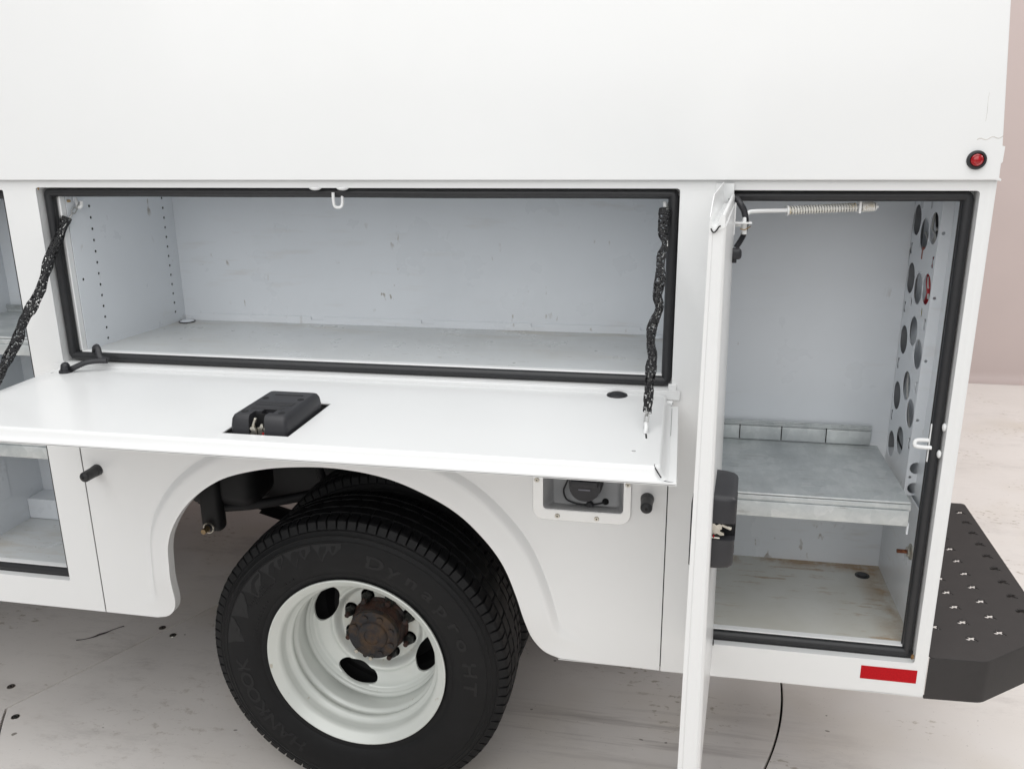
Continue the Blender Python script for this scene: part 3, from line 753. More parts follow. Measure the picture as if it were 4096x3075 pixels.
# rivets of the latch striker on the rear jamb
for x, z in ((.5195, 1.1085), (.5165, 1.0523)):
    bm = bmesh.new(); bmesh.ops.create_uvsphere(bm, u_segments=14, v_segments=8, radius=.0075, matrix=Matrix.Translation((x + .0045, .012, z)) @ Matrix.Diagonal((.55, 1, 1.1, 1))); fin(bm, "rivet", WHITE, TR)
# rust spot low right corner and upper left
for x, z, r in ((.5215, .5965, .0038), (-1.4065, 1.5640, .0026)):
    bm = bmesh.new(); bmesh.ops.create_icosphere(bm, subdivisions=2, radius=r, matrix=Matrix.Translation((x, .004, z)) @ Matrix.Diagonal((.8, .8, 1.5, 1)))
    for v in bm.verts: v.co += Vector((random.uniform(-1, 1), 0, random.uniform(-1, 1))) * r * .25
    fin(bm, "rust_chip", m_rust('rust_flake', (.30, .17, .06), (.12, .06, .03), (.5, .35, .15), sc=200), TR)

# ---------------------------------------------------------------- drop-down door
DR = bpy.data.objects.new("drop_door", None); COL.objects.link(DR); DR.location = (-.70, -.01, 1.135); adopt(DR, TR)
dx0, dx1, dy0, dy1 = -1.4300, .0105, -.4270, -.0060; zf = 1.1350; zp = 1.1570
bm = bmesh.new()
box(bm, dx0, dx1, dy0, dy1 - .012, zf - .004, zf, bev=.0015, seg=2)
box(bm, dx0, dx1, dy0, dy0 + .0030, zf - .0040, zf + .0020, bev=.0010, seg=2)   # folded lip
wn(fin(bm, "door_skin", WHITE, DR))
# inner pan: raised tray with soft shoulders, with cut-outs for the latch and grommet holes
px0, px1, py0, py1 = -1.4120, -.0150, -.4130, -.0120
def sheet_z(ins): return zp
bm = bmesh.new(); loops = []
for ins, z, rr in ((-.0115, zf + .0006, .020), (-.0065, zf + .0020, .018), (-.0025, zf + .0080, .016), (-.0006, zp - .0060, .014), (.0012, zp - .0016, .013), (.0045, zp - .00005, .012)):
    loops.append([bm.verts.new((p[0], p[1], z)) for p in rrect(px0 + ins, px1 - ins, py0 + ins, py1 - ins, rr, 5)])
for A, B in zip(loops, loops[1:]):
    for k in range(len(A)): bm.faces.new((A[k], A[(k + 1) % len(A)], B[(k + 1) % len(A)], B[k]))
wn(fin(bm, "pan_shoulder", WHITE, DR, 60))
lx0, lx1, ly0, ly1 = -.7985, -.6705, -.3765, -.1800
pan = plate("inner_pan", WHITE, DR, rrect(px0 + .0044, px1 - .0044, py0 + .0044, py1 - .0044, .012, 5), [[(lx0, ly0), (lx1, ly0), (lx1, ly1), (lx0, ly1)], circ(-.0620, -.3470, .0038, 14), circ(-1.3950, -.060, .0036, 14)], MXY(zp - .0012), .0024, .0)
boxo("latch_recess", DARKP, DR, lx0 - .004, lx1 + .004, ly0 - .004, ly1 + .004, zf + .0005, zf + .002, bev=0)
pl = plug(-.1135, -.0330, zp, .0215, RUBBER, parent=DR); pl.name = "grommet"
tubeo("gasket_notch", DARKP, DR, spline([(-.0190, -.370, zp - .004), (-.0170, -.385, zp - .006), (-.0230, -.398, zp - .002), (-.0260, -.4065, zp - .001), (-.0215, -.4150, zp - .006), (-.0140, -.4190, zf + .006)], 5), .0012, 6)
boxo("corner_seam", DARKP, DR, -.0150, .0060, -.4200, -.4185, zf + .0001, zf + .0006, bev=0, mtx=Matrix.Translation((-.004, -.419, 0)) @ Matrix.Rotation(math.radians(-14), 4, 'Z') @ Matrix.Translation((.004, .419, 0)))
boxo("flange_seam", DARKP, DR, -.0028, -.0022, -.200, -.036, zf + .0001, zf + .0005, bev=0)
# hinge
hg = bmesh.new(); box(hg, -1.43, .0120, -.0085, -.0045, 1.1440, 1.1640, bev=.001); fin(hg, "hinge_leaf", WHITE, DR)
hg = bmesh.new(); cyl(hg, (-1.43, -.0160, 1.1400), (-.0020, -.0160, 1.1400), .0055, n=18); fin(hg, "hinge_knuckle", WHITE, DR)
boxo("hinge_pin_end", DARKP, DR, -.0020, -.0010, -.0180, -.0140, 1.1380, 1.1420, bev=0)
boxo("corner_tab", WHITE, TR, -.0120, .0050, -.0030, .0040, 1.1600, 1.1760, bev=.0015)

def latch_box(parent, mtx, L=.155, Wd=.106, H=.034):
    # local frame: x across, y from claw edge (0) back to L, z up from the panel
    sect = [(0, 0, 0), (0, .55, 0), (.002, .82, .5), (.0055, .96, .5), (.011, 1.0, .5)]
    bm = bmesh.new(); loops = []
    nx0, nx1, nd = -.0180, .0120, .030
    def outline(ins):
        pts = rrect(-Wd / 2 + ins, Wd / 2 - ins, ins, L - ins, max(.003, .009 - ins * .3), 3)
        return pts
    tp = [(0, .0), (.0012, .55 * H), (.0030, .82 * H), (.0062, .955 * H), (.0100, H)]
    for ins, z in tp: loops.append([bm.verts.new((x + 0, y, z)) for x, y in outline(ins)])
    for A, B in zip(loops, loops[1:]):
        for k in range(len(A)): bm.faces.new((A[k], A[(k + 1) % len(A)], B[(k + 1) % len(A)], B[k]))
    bm.faces.new(loops[-1]); bm.faces.new(loops[0][::-1])
    me = bpy.data.meshes.new("latch_box"); bmesh.ops.recalc_face_normals(bm, faces=bm.faces); bm.to_mesh(me); bm.free()
    body = bpy.data.objects.new("latch_box", me); COL.objects.link(body)
    cuts = []
    for q in ((nx0, nx1, -.02, nd, -.004, H + .01), (nx0 + .013, nx1 + .008, nd - .006, nd + .014, H * .35, H + .011)):
        cb = bmesh.new(); box(cb, *q); bmesh.ops.recalc_face_normals(cb, faces=cb.faces)
        cme = bpy.data.meshes.new("c"); cb.to_mesh(cme); cb.free(); cut = bpy.data.objects.new("c", cme); COL.objects.link(cut); cuts.append(cut)
        md = body.modifiers.new("b", 'BOOLEAN'); md.operation = 'DIFFERENCE'; md.object = cut; md.solver = 'EXACT'
    bpy.context.view_layer.update()
    dg = bpy.context.evaluated_depsgraph_get(); me2 = bpy.data.meshes.new_from_object(body.evaluated_get(dg))
    print("LATCH", len(me2.polygons))
    bpy.data.objects.remove(body)
    for c_ in cuts: bpy.data.objects.remove(c_)
    me2.transform(mtx); o = link("latch_box", me2, BLACKP, parent, 35)
    for x, y in ((-.036, .026), (.036, .026), (-.036, .108 / .165 * L), (.036, .108 / .165 * L)):
        det = bmesh.new(); cyl(det, (x, y, H - .001), (x, y, H + .0004), .0065, n=18)
        bmesh.ops.transform(det, matrix=mtx, verts=det.verts); fin(det, "screw_hole", DARKP, parent)
    det = bmesh.new(); box(det, nx0 - .001, nx1 + .001, nd - .002, nd + .0, 0, H * .9)
    bmesh.ops.transform(det, matrix=mtx, verts=det.verts); fin(det, "claw_recess", DARKP, parent)
    EMB = m_plain('embossed_plastic', (.024, .024, .027), .6, var=.3, sc=300, bump=.5)
    for q in ((-.036, .036, .066, .086), (-.032, .028, .042, .055), (-.028, .030, .130, .137)):
        if q[3] > L * .9: continue
        lb = bmesh.new(); box(lb, *q, H - .0006, H + .0006, bev=.0003)
        bmesh.ops.transform(lb, matrix=mtx, verts=lb.verts); fin(lb, "embossed_label", EMB, parent)
    # claw plates
    cl = bmesh.new()
    def pl2(pts, y, th):
        vs = [cl.verts.new((x, y, z)) for x, z in pts]; f = cl.faces.new(vs); r = bmesh.ops.extrude_face_region(cl, geom=[f])
        for v in r['geom']:
            if isinstance(v, bmesh.types.BMVert): v.co.y += th
    pl2([(-.0160, .0005), (-.0150, .006), (-.0165, .010), (-.0135, .013), (-.0165, .017), (-.0150, .020), (-.0080, .0205), (-.0060, .017), (-.0055, .0005)], .002, .005)
    pl2([(-.0045, .0005), (-.0050, .018), (-.001, .018), (.002, .0235), (.0055, .0235), (.0062, .019), (.0035, .014), (.0058, .010), (.0035, .005), (.0050, .0005)], .008, .004)
    box(cl, -.0155, -.0105, .006, .012, .018, .034, bev=.001, mtx=Matrix.Translation((-.013, .008, .020)) @ Matrix.Rotation(math.radians(26), 4, 'Y') @ Matrix.Translation((.013, -.008, -.020)))
    box(cl, .0085, .0115, .004, .016, .001, .0185, bev=.0008)
    bmesh.ops.scale(cl, vec=(1.02, 1.05, 1.2), verts=cl.verts)
    bmesh.ops.transform(cl, matrix=mtx, verts=cl.verts); fin(cl, "latch_claw", ZINC, parent, 30)
    gr = bmesh.new(); cyl(gr, (.006, .006, .004), (.006, .006, .0085), .0022, n=10); cyl(gr, (.007, .005, .011), (.007, .005, .013), .0018, n=10)
    bmesh.ops.transform(gr, matrix=mtx, verts=gr.verts); fin(gr, "latch_grease", REDT, parent)
    return o
latch_box(DR, Matrix.Translation((-.7335, -.3660, zp - .0145)), L=.165, Wd=.112, H=.0455)

# hook for the chain on the door
def chain_anchor(x, y, z, parent):
    return staple("chain_anchor", [(x, y - .012, z), (x + .001, y - .008, z + .010), (x, y + .002, z + .014), (x, y + .010, z + .010), (x, y + .013, z)], .0036, parent)
chain_anchor(-.0470, -.2450, zp, DR); chain_anchor(-1.4000, -.2450, zp, DR)
tubeo("anchor_slot", DARKP, DR, [(-.0455, -.262, zp + .0006), (-.0440, -.282, zp + .0006)], .0016, 6)

# straps: chain inside a braided sleeve
def link_mesh():
    bm = bmesh.new(); P = []
    L, w_ = .0085, .0040
    for k in range(14):
        a = 2 * PI * k / 14; P.append((w_ * math.cos(a), 0, (L if math.sin(a) > 0 else -L) * .55 + w_ * math.sin(a)))
    tube(bm, P, .0014, 6, closed=True); bmesh.ops.recalc_face_normals(bm, faces=bm.faces)
    me = bpy.data.meshes.new("chain_link"); bm.to_mesh(me); bm.free(); me.materials.append(CHAIN)
    for p in me.polygons: p.use_smooth = True
    return me
LM = link_mesh()
def strap(pts, top, bottom, seed):
    root = bpy.data.objects.new("door_strap", None); COL.objects.link(root); root.location = Vector(top); adopt(root, TR)
    P = spline(pts, 10); rnd = random.Random(seed); nP = len(P)
    K = 18
    def rad(t): return .0106 + .0012 * math.sin(t * 22 + seed) + .0008 * math.sin(t * 53 + seed * 2) + (.0016 if t < .02 or t > .975 else 0)
    bm = bmesh.new(); fr = frames(P); rings = []
    # twisting flat tube; strands along helices, holes are slits between them
    res = []
    NR = int(nP * .95)
    for i in range(NR):
        s = i / (NR - 1) * (nP - 1); j = min(int(s), nP - 2); t = s - j
        p = fr[j][0].lerp(fr[j + 1][0], t); u = fr[j][1].lerp(fr[j + 1][1], t).normalized(); v = fr[j][2].lerp(fr[j + 1][2], t).normalized()
        res.append((p, u, v, i / (NR - 1)))
    G = []
    for i, (p, u, v, t) in enumerate(res):
        r = rad(t); tw = .9 * math.sin(t * 11 + seed) + t * 2; ring = []
        for k in range(K):
            a = 2 * PI * (k + .5 * (i % 2)) / K + tw
            ca, sa = math.cos(a), math.sin(a)
            fl = .62 + .3 * math.sin(t * 17 + seed)
            q = p + u * ca * r + v * sa * r * max(.5, fl)
            q += Vector((rnd.uniform(-1, 1), rnd.uniform(-1, 1), rnd.uniform(-1, 1))) * .0005
            ring.append(bm.verts.new(q))
        G.append(ring)
    for i in range(len(G) - 1):
        for k in range(K):
            if i % 2 == 0: f = (G[i][k], G[i][(k + 1) % K], G[i + 1][(k + 1) % K], G[i + 1][k])
            else: f = (G[i][k], G[i][(k + 1) % K], G[i + 1][(k + 1) % K], G[i + 1][k])
            bm.faces.new(f)
    # inset each cell to a slit and delete its middle: woven mesh
    r = bmesh.ops.inset_individual(bm, faces=bm.faces[:], thickness=.00100, depth=0)
    mids = [f for f in bm.faces if f.calc_area() < 1e-9] 
    keep = set(r['faces'])
    inner = [f for f in bm.faces if f not in keep]
    kill = [f for f in inner if rnd.random() < .36]
    bmesh.ops.delete(bm, geom=kill, context='FACES')
    bmesh.ops.recalc_face_normals(bm, faces=bm.faces)
    sl = fin(bm, "braided_sleeve", MESHB, root, 180)
    md = sl.modifiers.new("s", 'SOLIDIFY'); md.thickness = .0007; md.offset = 0
    # chain
    C = [Vector(top)] + [x for x in P[6:-6]] + [Vector(bottom)]
    C2 = [Vector(c) for c in C]; L = [0]
    for a, b in zip(C2, C2[1:]): L.append(L[-1] + (b - a).length)
    step = .0150; n = int(L[-1] / step); j = 0
    for i in range(n + 1):
        s = L[-1] * i / n
        while j < len(C2) - 2 and L[j + 1] < s: j += 1
        t = (s - L[j]) / (L[j + 1] - L[j]); p = C2[j].lerp(C2[j + 1], min(t, 1)); d = (C2[j + 1] - C2[j]).normalized()
        q = d.to_track_quat('Z', 'Y').to_matrix().to_4x4() @ Matrix.Rotation(PI / 2 * (i % 2) + .5, 4, 'Z')
        o = bpy.data.objects.new("chain_link", LM); COL.objects.link(o)
        q.translation = p - worldloc(root); o.parent = root; o.matrix_local = q
    return root
Rp = [(-.032, .017, 1.523), (-.035, -.007, 1.485), (-.029, -.024, 1.461), (-.036, -.040, 1.436), (-.035, -.061, 1.404), (-.039, -.082, 1.372), (-.034, -.096, 1.352), (-.046, -.120, 1.317), (-.046, -.138, 1.290), (-.042, -.152, 1.272), (-.044, -.168, 1.249), (-.045, -.195, 1.213), (-.046, -.216, 1.184)]
strap(Rp, (-.026, .034, 1.532), (-.0470, -.242, 1.166), 1)
Lp = [(-1.372, .035, 1.497), (-1.376, .007, 1.454), (-1.385, -.017, 1.418), (-1.387, -.040, 1.382), (-1.387, -.062, 1.350), (-1.396, -.084, 1.317), (-1.405, -.100, 1.294), (-1.408, -.113, 1.276), (-1.408, -.132, 1.249), (-1.414, -.158, 1.218), (-1.415, -.180, 1.196), (-1.408, -.215, 1.178)]
strap(Lp, (-1.362, .066, 1.522), (-1.4000, -.242, 1.168), 4)

# cable from seal to door with rubber boot (left end)
cb = bpy.data.objects.new("door_cable", None); COL.objects.link(cb); cb.location = (-1.33, -.02, 1.18); adopt(cb, TR)
tubeo("flat_boot", BLACKP, cb, spline([(-1.340, .020, 1.190), (-1.318, -.004, 1.209), (-1.304, -.014, 1.205), (-1.294, -.022, 1.186), (-1.272, -.026, 1.182)], 6), .0070, 10, flat=.45)
P = spline([(-1.275, -.026, 1.181), (-1.300, -.032, 1.181), (-1.322, -.040, 1.178), (-1.345, -.048, 1.168), (-1.352, -.050, 1.165)], 12)
tubeo("corrugated_cable", BLACKP, cb, P, lambda t: .0062 + .0009 * math.sin(t * 150), 14)
bm = bmesh.new(); cyl(bm, (-1.366, -.052, zp), (-1.366, -.052, zp + .005), .0145, .0140, 28); cyl(bm, (-1.366, -.052, zp + .005), (-1.365, -.052, zp + .014), .0110, .0100, 24)
bmesh.ops.create_uvsphere(bm, u_segments=20, v_segments=12, radius=.0100, matrix=Matrix.Translation((-1.365, -.052, zp + .014))); fin(bm, "rubber_boot", BLACKP, cb)

# ---------------------------------------------------------------- rear side door, open towards the camera
SD = bpy.data.objects.new("side_door", None); COL.objects.link(SD); SD.location = (.075, 0, 1.06); adopt(SD, TR)
hx, hy = .0750, -.0060; fxx, fyy = .0395, -.4300
d = Vector((fxx - hx, fyy - hy, 0)); WD = d.length; d.normalize(); nrm = Vector((-d.y, d.x, 0))  # n towards +x
if nrm.x < 0: nrm = -nrm
DM = Matrix((( d.x, nrm.x, 0, hx), (d.y, nrm.y, 0, hy), (0, 0, 1, 0), (0, 0, 0, 1)))   # local (along, thickness, z)
TH = .0315; dz0, dz1 = .5700, 1.5400
bm = bmesh.new(); prof2 = [(WD - .0005, 0), (WD, .0012), (WD, .0060), (WD - .0016, .0080), (WD - .0020, .0110), (WD - .0022, .0200), (WD - .0012, .0235), (WD - .0002, .0262), (WD - .0010, TH - .0035), (WD - .0045, TH - .0008), (WD - .010, TH), (.012, TH), (.006, TH - .002), (.004, TH - .006), (.004, .004), (.002, 0)]
Vb = [bm.verts.new((a, b, dz0)) for a, b in prof2]; Vt = [bm.verts.new((a, b, dz1)) for a, b in prof2]
for k in range(len(prof2)): bm.faces.new((Vb[k], Vb[(k + 1) % len(prof2)], Vt[(k + 1) % len(prof2)], Vt[k]))
bm.faces.new(Vb); bm.faces.new(Vt)
for v in Vb: v.co.y = v.co.y * 1.22 - .005
for v in Vt: v.co.y = v.co.y * .76
bmesh.ops.transform(bm, matrix=DM, verts=bm.verts); wn(fin(bm, "door_panel", WHITE, SD, 30))
# wavy gutter on the door's upper edge
wv = [(0.0, 1.5790), (.0018, 1.5790), (.0022, 1.5560), (.0045, 1.5420), (.0095, 1.5370), (.0140, 1.5385), (.0185, 1.5440), (.0220, 1.5510), (.0245, 1.5555), (.0285, 1.5580), (.0320, 1.5570), (.0345, 1.5530), (.0345, 1.5400), (.0310, 1.5380), (.0, 1.5300)]
wv = [(a * .64, b) for a, b in wv]
bm = bmesh.new(); a0, a1 = .004, WD + .001
A = [bm.verts.new((a0, b, c)) for b, c in wv]; NSG = 10; prev = A
for s in range(1, NSG + 1):
    t = s / NSG; cur = [bm.verts.new((a0 + (a1 - a0) * t, b, c - (0.0015 * t if i > 1 else .026 * sm((t - .82) / .18)))) for i, (b, c) in enumerate(wv)]
    for k in range(len(wv)): bm.faces.new((prev[k], prev[(k + 1) % len(wv)], cur[(k + 1) % len(wv)], cur[k]))
    prev = cur
bm.faces.new(prev)
bmesh.ops.transform(bm, matrix=DM, verts=bm.verts); fin(bm, "door_gutter", WHITE, SD, 50)
tubeo("gutter_end_gap", DARKP, SD, [DM @ Vector((WD + .0018, b * .64, c - .0035)) for b, c in ((.004, 1.5400), (.0065, 1.5365), (.0095, 1.5345), (.0130, 1.5350), (.0170, 1.5380), (.0210, 1.5425), (.0250, 1.5440))], .0011, 6)
# latch box on the inner face: thin axis sticks out along +thickness, claw edge towards the free edge
Lm = DM @ Matrix(((0, -1, 0, WD - .028), (0, 0, 1, TH - .012), (-1, 0, 0, 1.0440), (0, 0, 0, 1)))
latch_box(SD, Lm, L=.125, Wd=.132, H=.0450)
boxo("handle_paddle", BLACKP, SD, WD - .075, WD - .020, -.0060, .0030, .9850, 1.0980, bev=.003, seg=3, mtx=DM)
cylo("door_buffer", RUBBER, SD, DM @ Vector((.02, TH, .605)), DM @ Vector((.02, TH + .004, .605)), .006)
boxo("seal_tail", RUBBER, TR, .0905, .0945, -.0060, .010, .5960, .6280, bev=.001)
# hinge leaf on the frame
boxo("hinge_leaf", WHITE, TR, .0610, .0745, -.0030, .0005, .575, 1.5760, bev=.0010)
tubeo("hinge_knuckle", WHITE, TR, [(.0710, -.0055, .575), (.0710, -.0055, 1.5520)], .0045, 14)
boxo("hinge_top_tab", WHITE, TR, .0760, .0950, -.0060, -.0035, 1.5200, 1.5760, bev=.0010)
boxo("tab_slot", DARKP, TR, .0855, .0870, -.0066, -.0060, 1.5250, 1.5480, bev=0)

# hold-open rod with spring
RO = bpy.data.objects.new("hold_open_rod", None); COL.objects.link(RO); RO.location = (.22, .02, 1.52); adopt(RO, TR)
P = spline([(.1160, -.030, 1.497), (.1163, -.028, 1.513), (.1220, -.020, 1.5225), (.1330, -.010, 1.5245), (.1700, .015, 1.5240), (.2050, .030, 1.5235)], 8) + [Vector((.366, .055, 1.5300))]
tubeo("rod", WHITE, RO, P, .0040, 12)
def coil(a, b, r, turns, wire, parent, mat=SPRW):
    a, b = Vector(a), Vector(b); dd = (b - a); L = dd.length; dd.normalize(); u = dd.orthogonal().normalized(); v = dd.cross(u)
    n = turns * 14; tubeo("spring", mat, parent, [a + dd * L * k / n + (u * math.cos(2 * PI * k / 14) + v * math.sin(2 * PI * k / 14)) * r for k in range(n + 1)], wire, 6)
coil((.2000, .029, 1.5234), (.3270, .0495, 1.5286), .0072, 25, .0017, RO)
coil((.3360, .0505, 1.5290), (.3590, .0540, 1.5298), .0078, 6, .0020, RO)
cylo("washer", WHITE, RO, (.1965, .0285, 1.5232), (.1995, .029, 1.5234), .0100); cylo("washer", WHITE, RO, (.3600, .0542, 1.5299), (.3620, .0545, 1.5299), .0085)
boxo("rod_bracket", WHITE, RO, .3290, .3335, .035, .062, 1.5180, 1.5560, bev=.001); boxo("bracket_foot", WHITE, RO, .3150, .3470, .030, .062, 1.5500, 1.5530, bev=.001)
boxo("pivot_tab", WHITE, RO, .0850, .1290, -.0420, -.0180, 1.5040, 1.5070, bev=.0008)
boxo("pivot_plate", WHITE, RO, .0905, .0935, -.0450, -.0170, 1.4780, 1.5420, bev=.0008); boxo("pivot_plate", WHITE, RO, .0960, .0985, -.0420, -.0200, 1.4830, 1.5420, bev=.0008)
cylo("pivot_pin", WHITE, RO, (.1165, -.030, 1.504), (.1165, -.030, 1.484), .0048); tubeo("cotter_pin", BOLT, RO, [(.1080, -.036, 1.4945), (.1165, -.038, 1.4930), (.1270, -.030, 1.4985)], .0011, 6)
cylo("pivot_nut", WHITE, RO, (.1050, -.030, 1.5038), (.1050, -.030, 1.4985), .0060, n=6)
# cable loop to the rear door
C2c = bpy.data.objects.new("door_cable", None); COL.objects.link(C2c); C2c.location = (.11, 0, 1.49); adopt(C2c, TR)
tubeo("flat_boot", BLACKP, C2c, spline([(.0975, .015, 1.5500), (.1000, -.010, 1.5480), (.1060, -.026, 1.5400), (.1131, -.026, 1.5288), (.1170, -.026, 1.517)], 6), .0058, 10)
tubeo("corrugated_cable", BLACKP, C2c, spline([(.1170, -.026, 1.517), (.1186, -.026, 1.5085), (.1176, -.026, 1.4905), (.1135, -.026, 1.4767), (.1035, -.026, 1.4583)], 14), lambda t: .0052 + .0007 * math.sin(t * 170), 14)
bm = bmesh.new(); box(bm, .0860, .1125, -.062, -.036, 1.4400, 1.4600, bev=.006, seg=3); fin(bm, "rubber_boot", BLACKP, C2c)
cylo("boot_stub", BLACKP, C2c, (.1000, -.050, 1.441), (.1000, -.050, 1.433), .0045)
tubeo("cable_tail", BLACKP, C2c, [(.0825, -.050, 1.4970), (.0940, -.050, 1.458)], .0030, 8)

# ---------------------------------------------------------------- rear compartment fittings
def yfront(z): return .172 if z > 1.54 else .045 + (.172 - .045) * (z - .93) / .61
PX = .5150
outl = [(.196, .885), (.391, .885), (.391, 1.575), (.176, 1.575)]
holes = []
for y, z in ((.3665, 1.4764), (.2918, 1.4528), (.2223, 1.4727), (.3611, 1.3450), (.2856, 1.3298), (.2128, 1.3414), (.3506, 1.2049), (.2811, 1.2440), (.2053, 1.1995 + .008), (.3502, 1.0705), (.2805, 1.1120), (.2071, 1.0642 + .008), (.3514, .9800 - .004), (.2839 - .003, .9838), (.2116, .9400 + .035)):
    pass
cols = {.3560: (1.474, 1.3400, 1.2050, 1.0710), .2850: (1.4500, 1.3180, 1.2500 - .066, 1.1180 - .066), .2140: (1.4720, 1.3400, 1.2020, 1.0660)}
cells = [(.3585, 1.4764, .0345), (.2880, 1.4528, .0345), (.2200, 1.4727, .0330), (.3585, 1.3547, .0), (.3560, 1.3470, .0345), (.2850, 1.3350, .0345), (.2210, 1.3450, .0330), (.3530, 1.2049, .033), (.2811, 1.2527 - .012, .033), (.2240, 1.2020, .0325), (.3530, 1.0705, .033), (.2811, 1.1150, .033), (.2260, 1.0670, .0320), (.2811, .9838, .032), (.3530, .9500, .031), (.2200, .9300, .0001)]
for y, z, r in cells:
    if r > .01: holes.append(circ(y, z, r, 28))
for y, z, r in ((.3270, 1.2985, .0105), (.2552, 1.5161 + .004, .0105), (.3405, 1.5300, .0095), (.2350, 1.2930, .0105)): holes.append([(y + r * .55 * math.cos(2 * PI * k / 14), z + r * 1.05 * math.sin(2 * PI * k / 14)) for k in range(14)])
def star(y, z, s=.0098):
    return [(y + s * 1.7 * q[0], z + s * 1.15 * q[1]) for q in ((-.55, 1.25), (.45, .85), (.25, .2), (.55, -.75), (.2, -1.2), (-.5, -1.0), (-.12, -.15), (-.25, .3))]
for y, z in ((.3810, 1.4115), (.2000, 1.4051), (.3790, 1.2775), (.2010, 1.2735), (.3770, 1.1434), (.2040, 1.1341), (.3790, 1.0150), (.2060, 1.0050)): holes.append(star(y, z))
boxo("cavity_back_shade", m_plain("cavity_back_shade_grey", (.17, .175, .185), .6), TR, .5170, .5470, .3860, .3880, .93, 1.57, bev=0)  # dark sheet added before the liner back; its colour shades the panel holes
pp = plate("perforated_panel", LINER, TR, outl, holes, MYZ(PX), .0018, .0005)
# the strip that faces outwards, in front of the panel
bm = bmesh.new(); nA = 12; prev = None
top = (.176, 1.575); bot = (.196, .885)
ang = math.atan2(top[0] - bot[0], top[1] - bot[1]); Ls = math.hypot(top[0] - bot[0], top[1] - bot[1])
SM = Matrix.Translation((PX - .0009, bot[0], bot[1])) @ Matrix.Rotation(-ang, 4, 'X') @ Matrix(((1, 0, 0, 0), (0, 0, 1, 0), (0, 1, 0, 0), (0, 0, 0, 1)))
sth = [circ(.0085, .582, .0034, 12), circ(.0085, .448, .0034, 12), circ(.0085, .312, .0034, 12), circ(.0085, .178, .0034, 12), circ(.0085, .044, .0030, 12), circ(.0190, .066, .0135, 24), circ(.0190, .018, .0130, 24)]
plate("perforated_panel", LINER, TR, [(0, 0), (.0335, 0), (.0335, Ls), (0, Ls)], sth, SM, .0018, .0003)
boxo("lower_side_wall", LINER, TR, .5290, .5310, .0425, .391, .604, .884, bev=0)
# wiring behind the perforated panel
bm = bmesh.new(); box(bm, .5478, .5486, .045, .39, .93, 1.57); fin(bm, "cavity_wall", m_plain("cavity_shade_grey", (.07, .072, .078), .6), TR)  # cavity wall coloured darker than the liner, shade behind the holes painted in
for k, (m_, yz) in enumerate([(WIRER, [(.19, 1.42), (.215, 1.36), (.20, 1.33), (.225, 1.30)]), (WIRER, [(.225, 1.40), (.205, 1.34), (.215, 1.29)]), (WIRER, [(.195, 1.375), (.23, 1.345), (.205, 1.31)]), (WIREW, [(.21, 1.53), (.23, 1.47), (.20, 1.45), (.215, 1.38), (.195, 1.32)]), (WIREW, [(.24, 1.50), (.205, 1.465), (.225, 1.44)]), (WIREW, [(.30, 1.45), (.27, 1.43), (.29, 1.41)]), (WIREY, [(.240, 1.31), (.232, 1.285), (.24, 1.25)]), (RUBBER, [(.22, 1.50), (.20, 1.44), (.23, 1.40)]), (RUBBER, [(.20, 1.02), (.215, .98), (.195, .95)]), (WIREW, [(.285, 1.20), (.27, 1.10), (.20, 1.0)]), (RUBBER, [(.34, .99), (.30, .96), (.24, .95)])]):
    tubeo("wire", m_, TR, spline([(.5270 + .003 * (k % 3), y + .050, z) for y, z in yz], 6), .0036 if m_ is WIRER else .0024, 6)
for q in ((.5405, .5465, .190, .245, .950, 1.560), (.5400, .5460, .255, .310, 1.380, 1.520), (.5380, .5460, .185, .245, 1.400, 1.545), (.5390, .5460, .225, .262, 1.335, 1.400), (.5400, .5460, .190, .232, 1.300, 1.375), (.5400, .5460, .262, .300, 1.195, 1.245), (.5400, .5460, .275, .305, 1.070, 1.115), (.5400, .5460, .170, .235, 1.020, 1.060), (.5400, .5460, .165, .330, .945, .985)):
    boxo("cavity_dark_box", CHAS, TR, q[0], q[1], min(q[2] + .085, .372), min(q[3] + .085, .389), q[4], q[5], bev=.0015)  # made-up dark boxes that darken the view through the panel holes
cylo("wire_connector", m_plain('brown_connector', (.30, .10, .07), .5), TR, (.5250, .285, 1.425), (.5250, .285, 1.400), .012)
# latch striker and mount on the rear jamb
staple("latch_striker", [(.5080, .020, 1.0620), (.4930, .022, 1.0615), (.4800, .024, 1.0625), (.4775, .026, 1.0680), (.4830, .028, 1.0740), (.5080, .028, 1.0745)], .0042, TR)
boxo("striker_plate", WHITE, TR, .5030, .5080, .0235, .0285, 1.030, 1.110, bev=.0010)
# stud and washer on the lower side wall
sd = lathe("clamp_washer", ZINC, TR, [(0, 0), (.018, 0), (.018, .002), (.011, .005), (.011, .009), (0, .009)], (0, 0), 28)
sd.data.transform(Matrix.Translation((.5290, .138, .775)) @ Matrix.Rotation(PI / 2, 4, 'Z'))
cylo("rusty_stud", m_rust('rusty_thread', (.22, .07, .03), (.12, .04, .02), (.3, .12, .05), sc=120), sd, (.523, .138, .775), (.500, .138, .775), .0045, n=12)
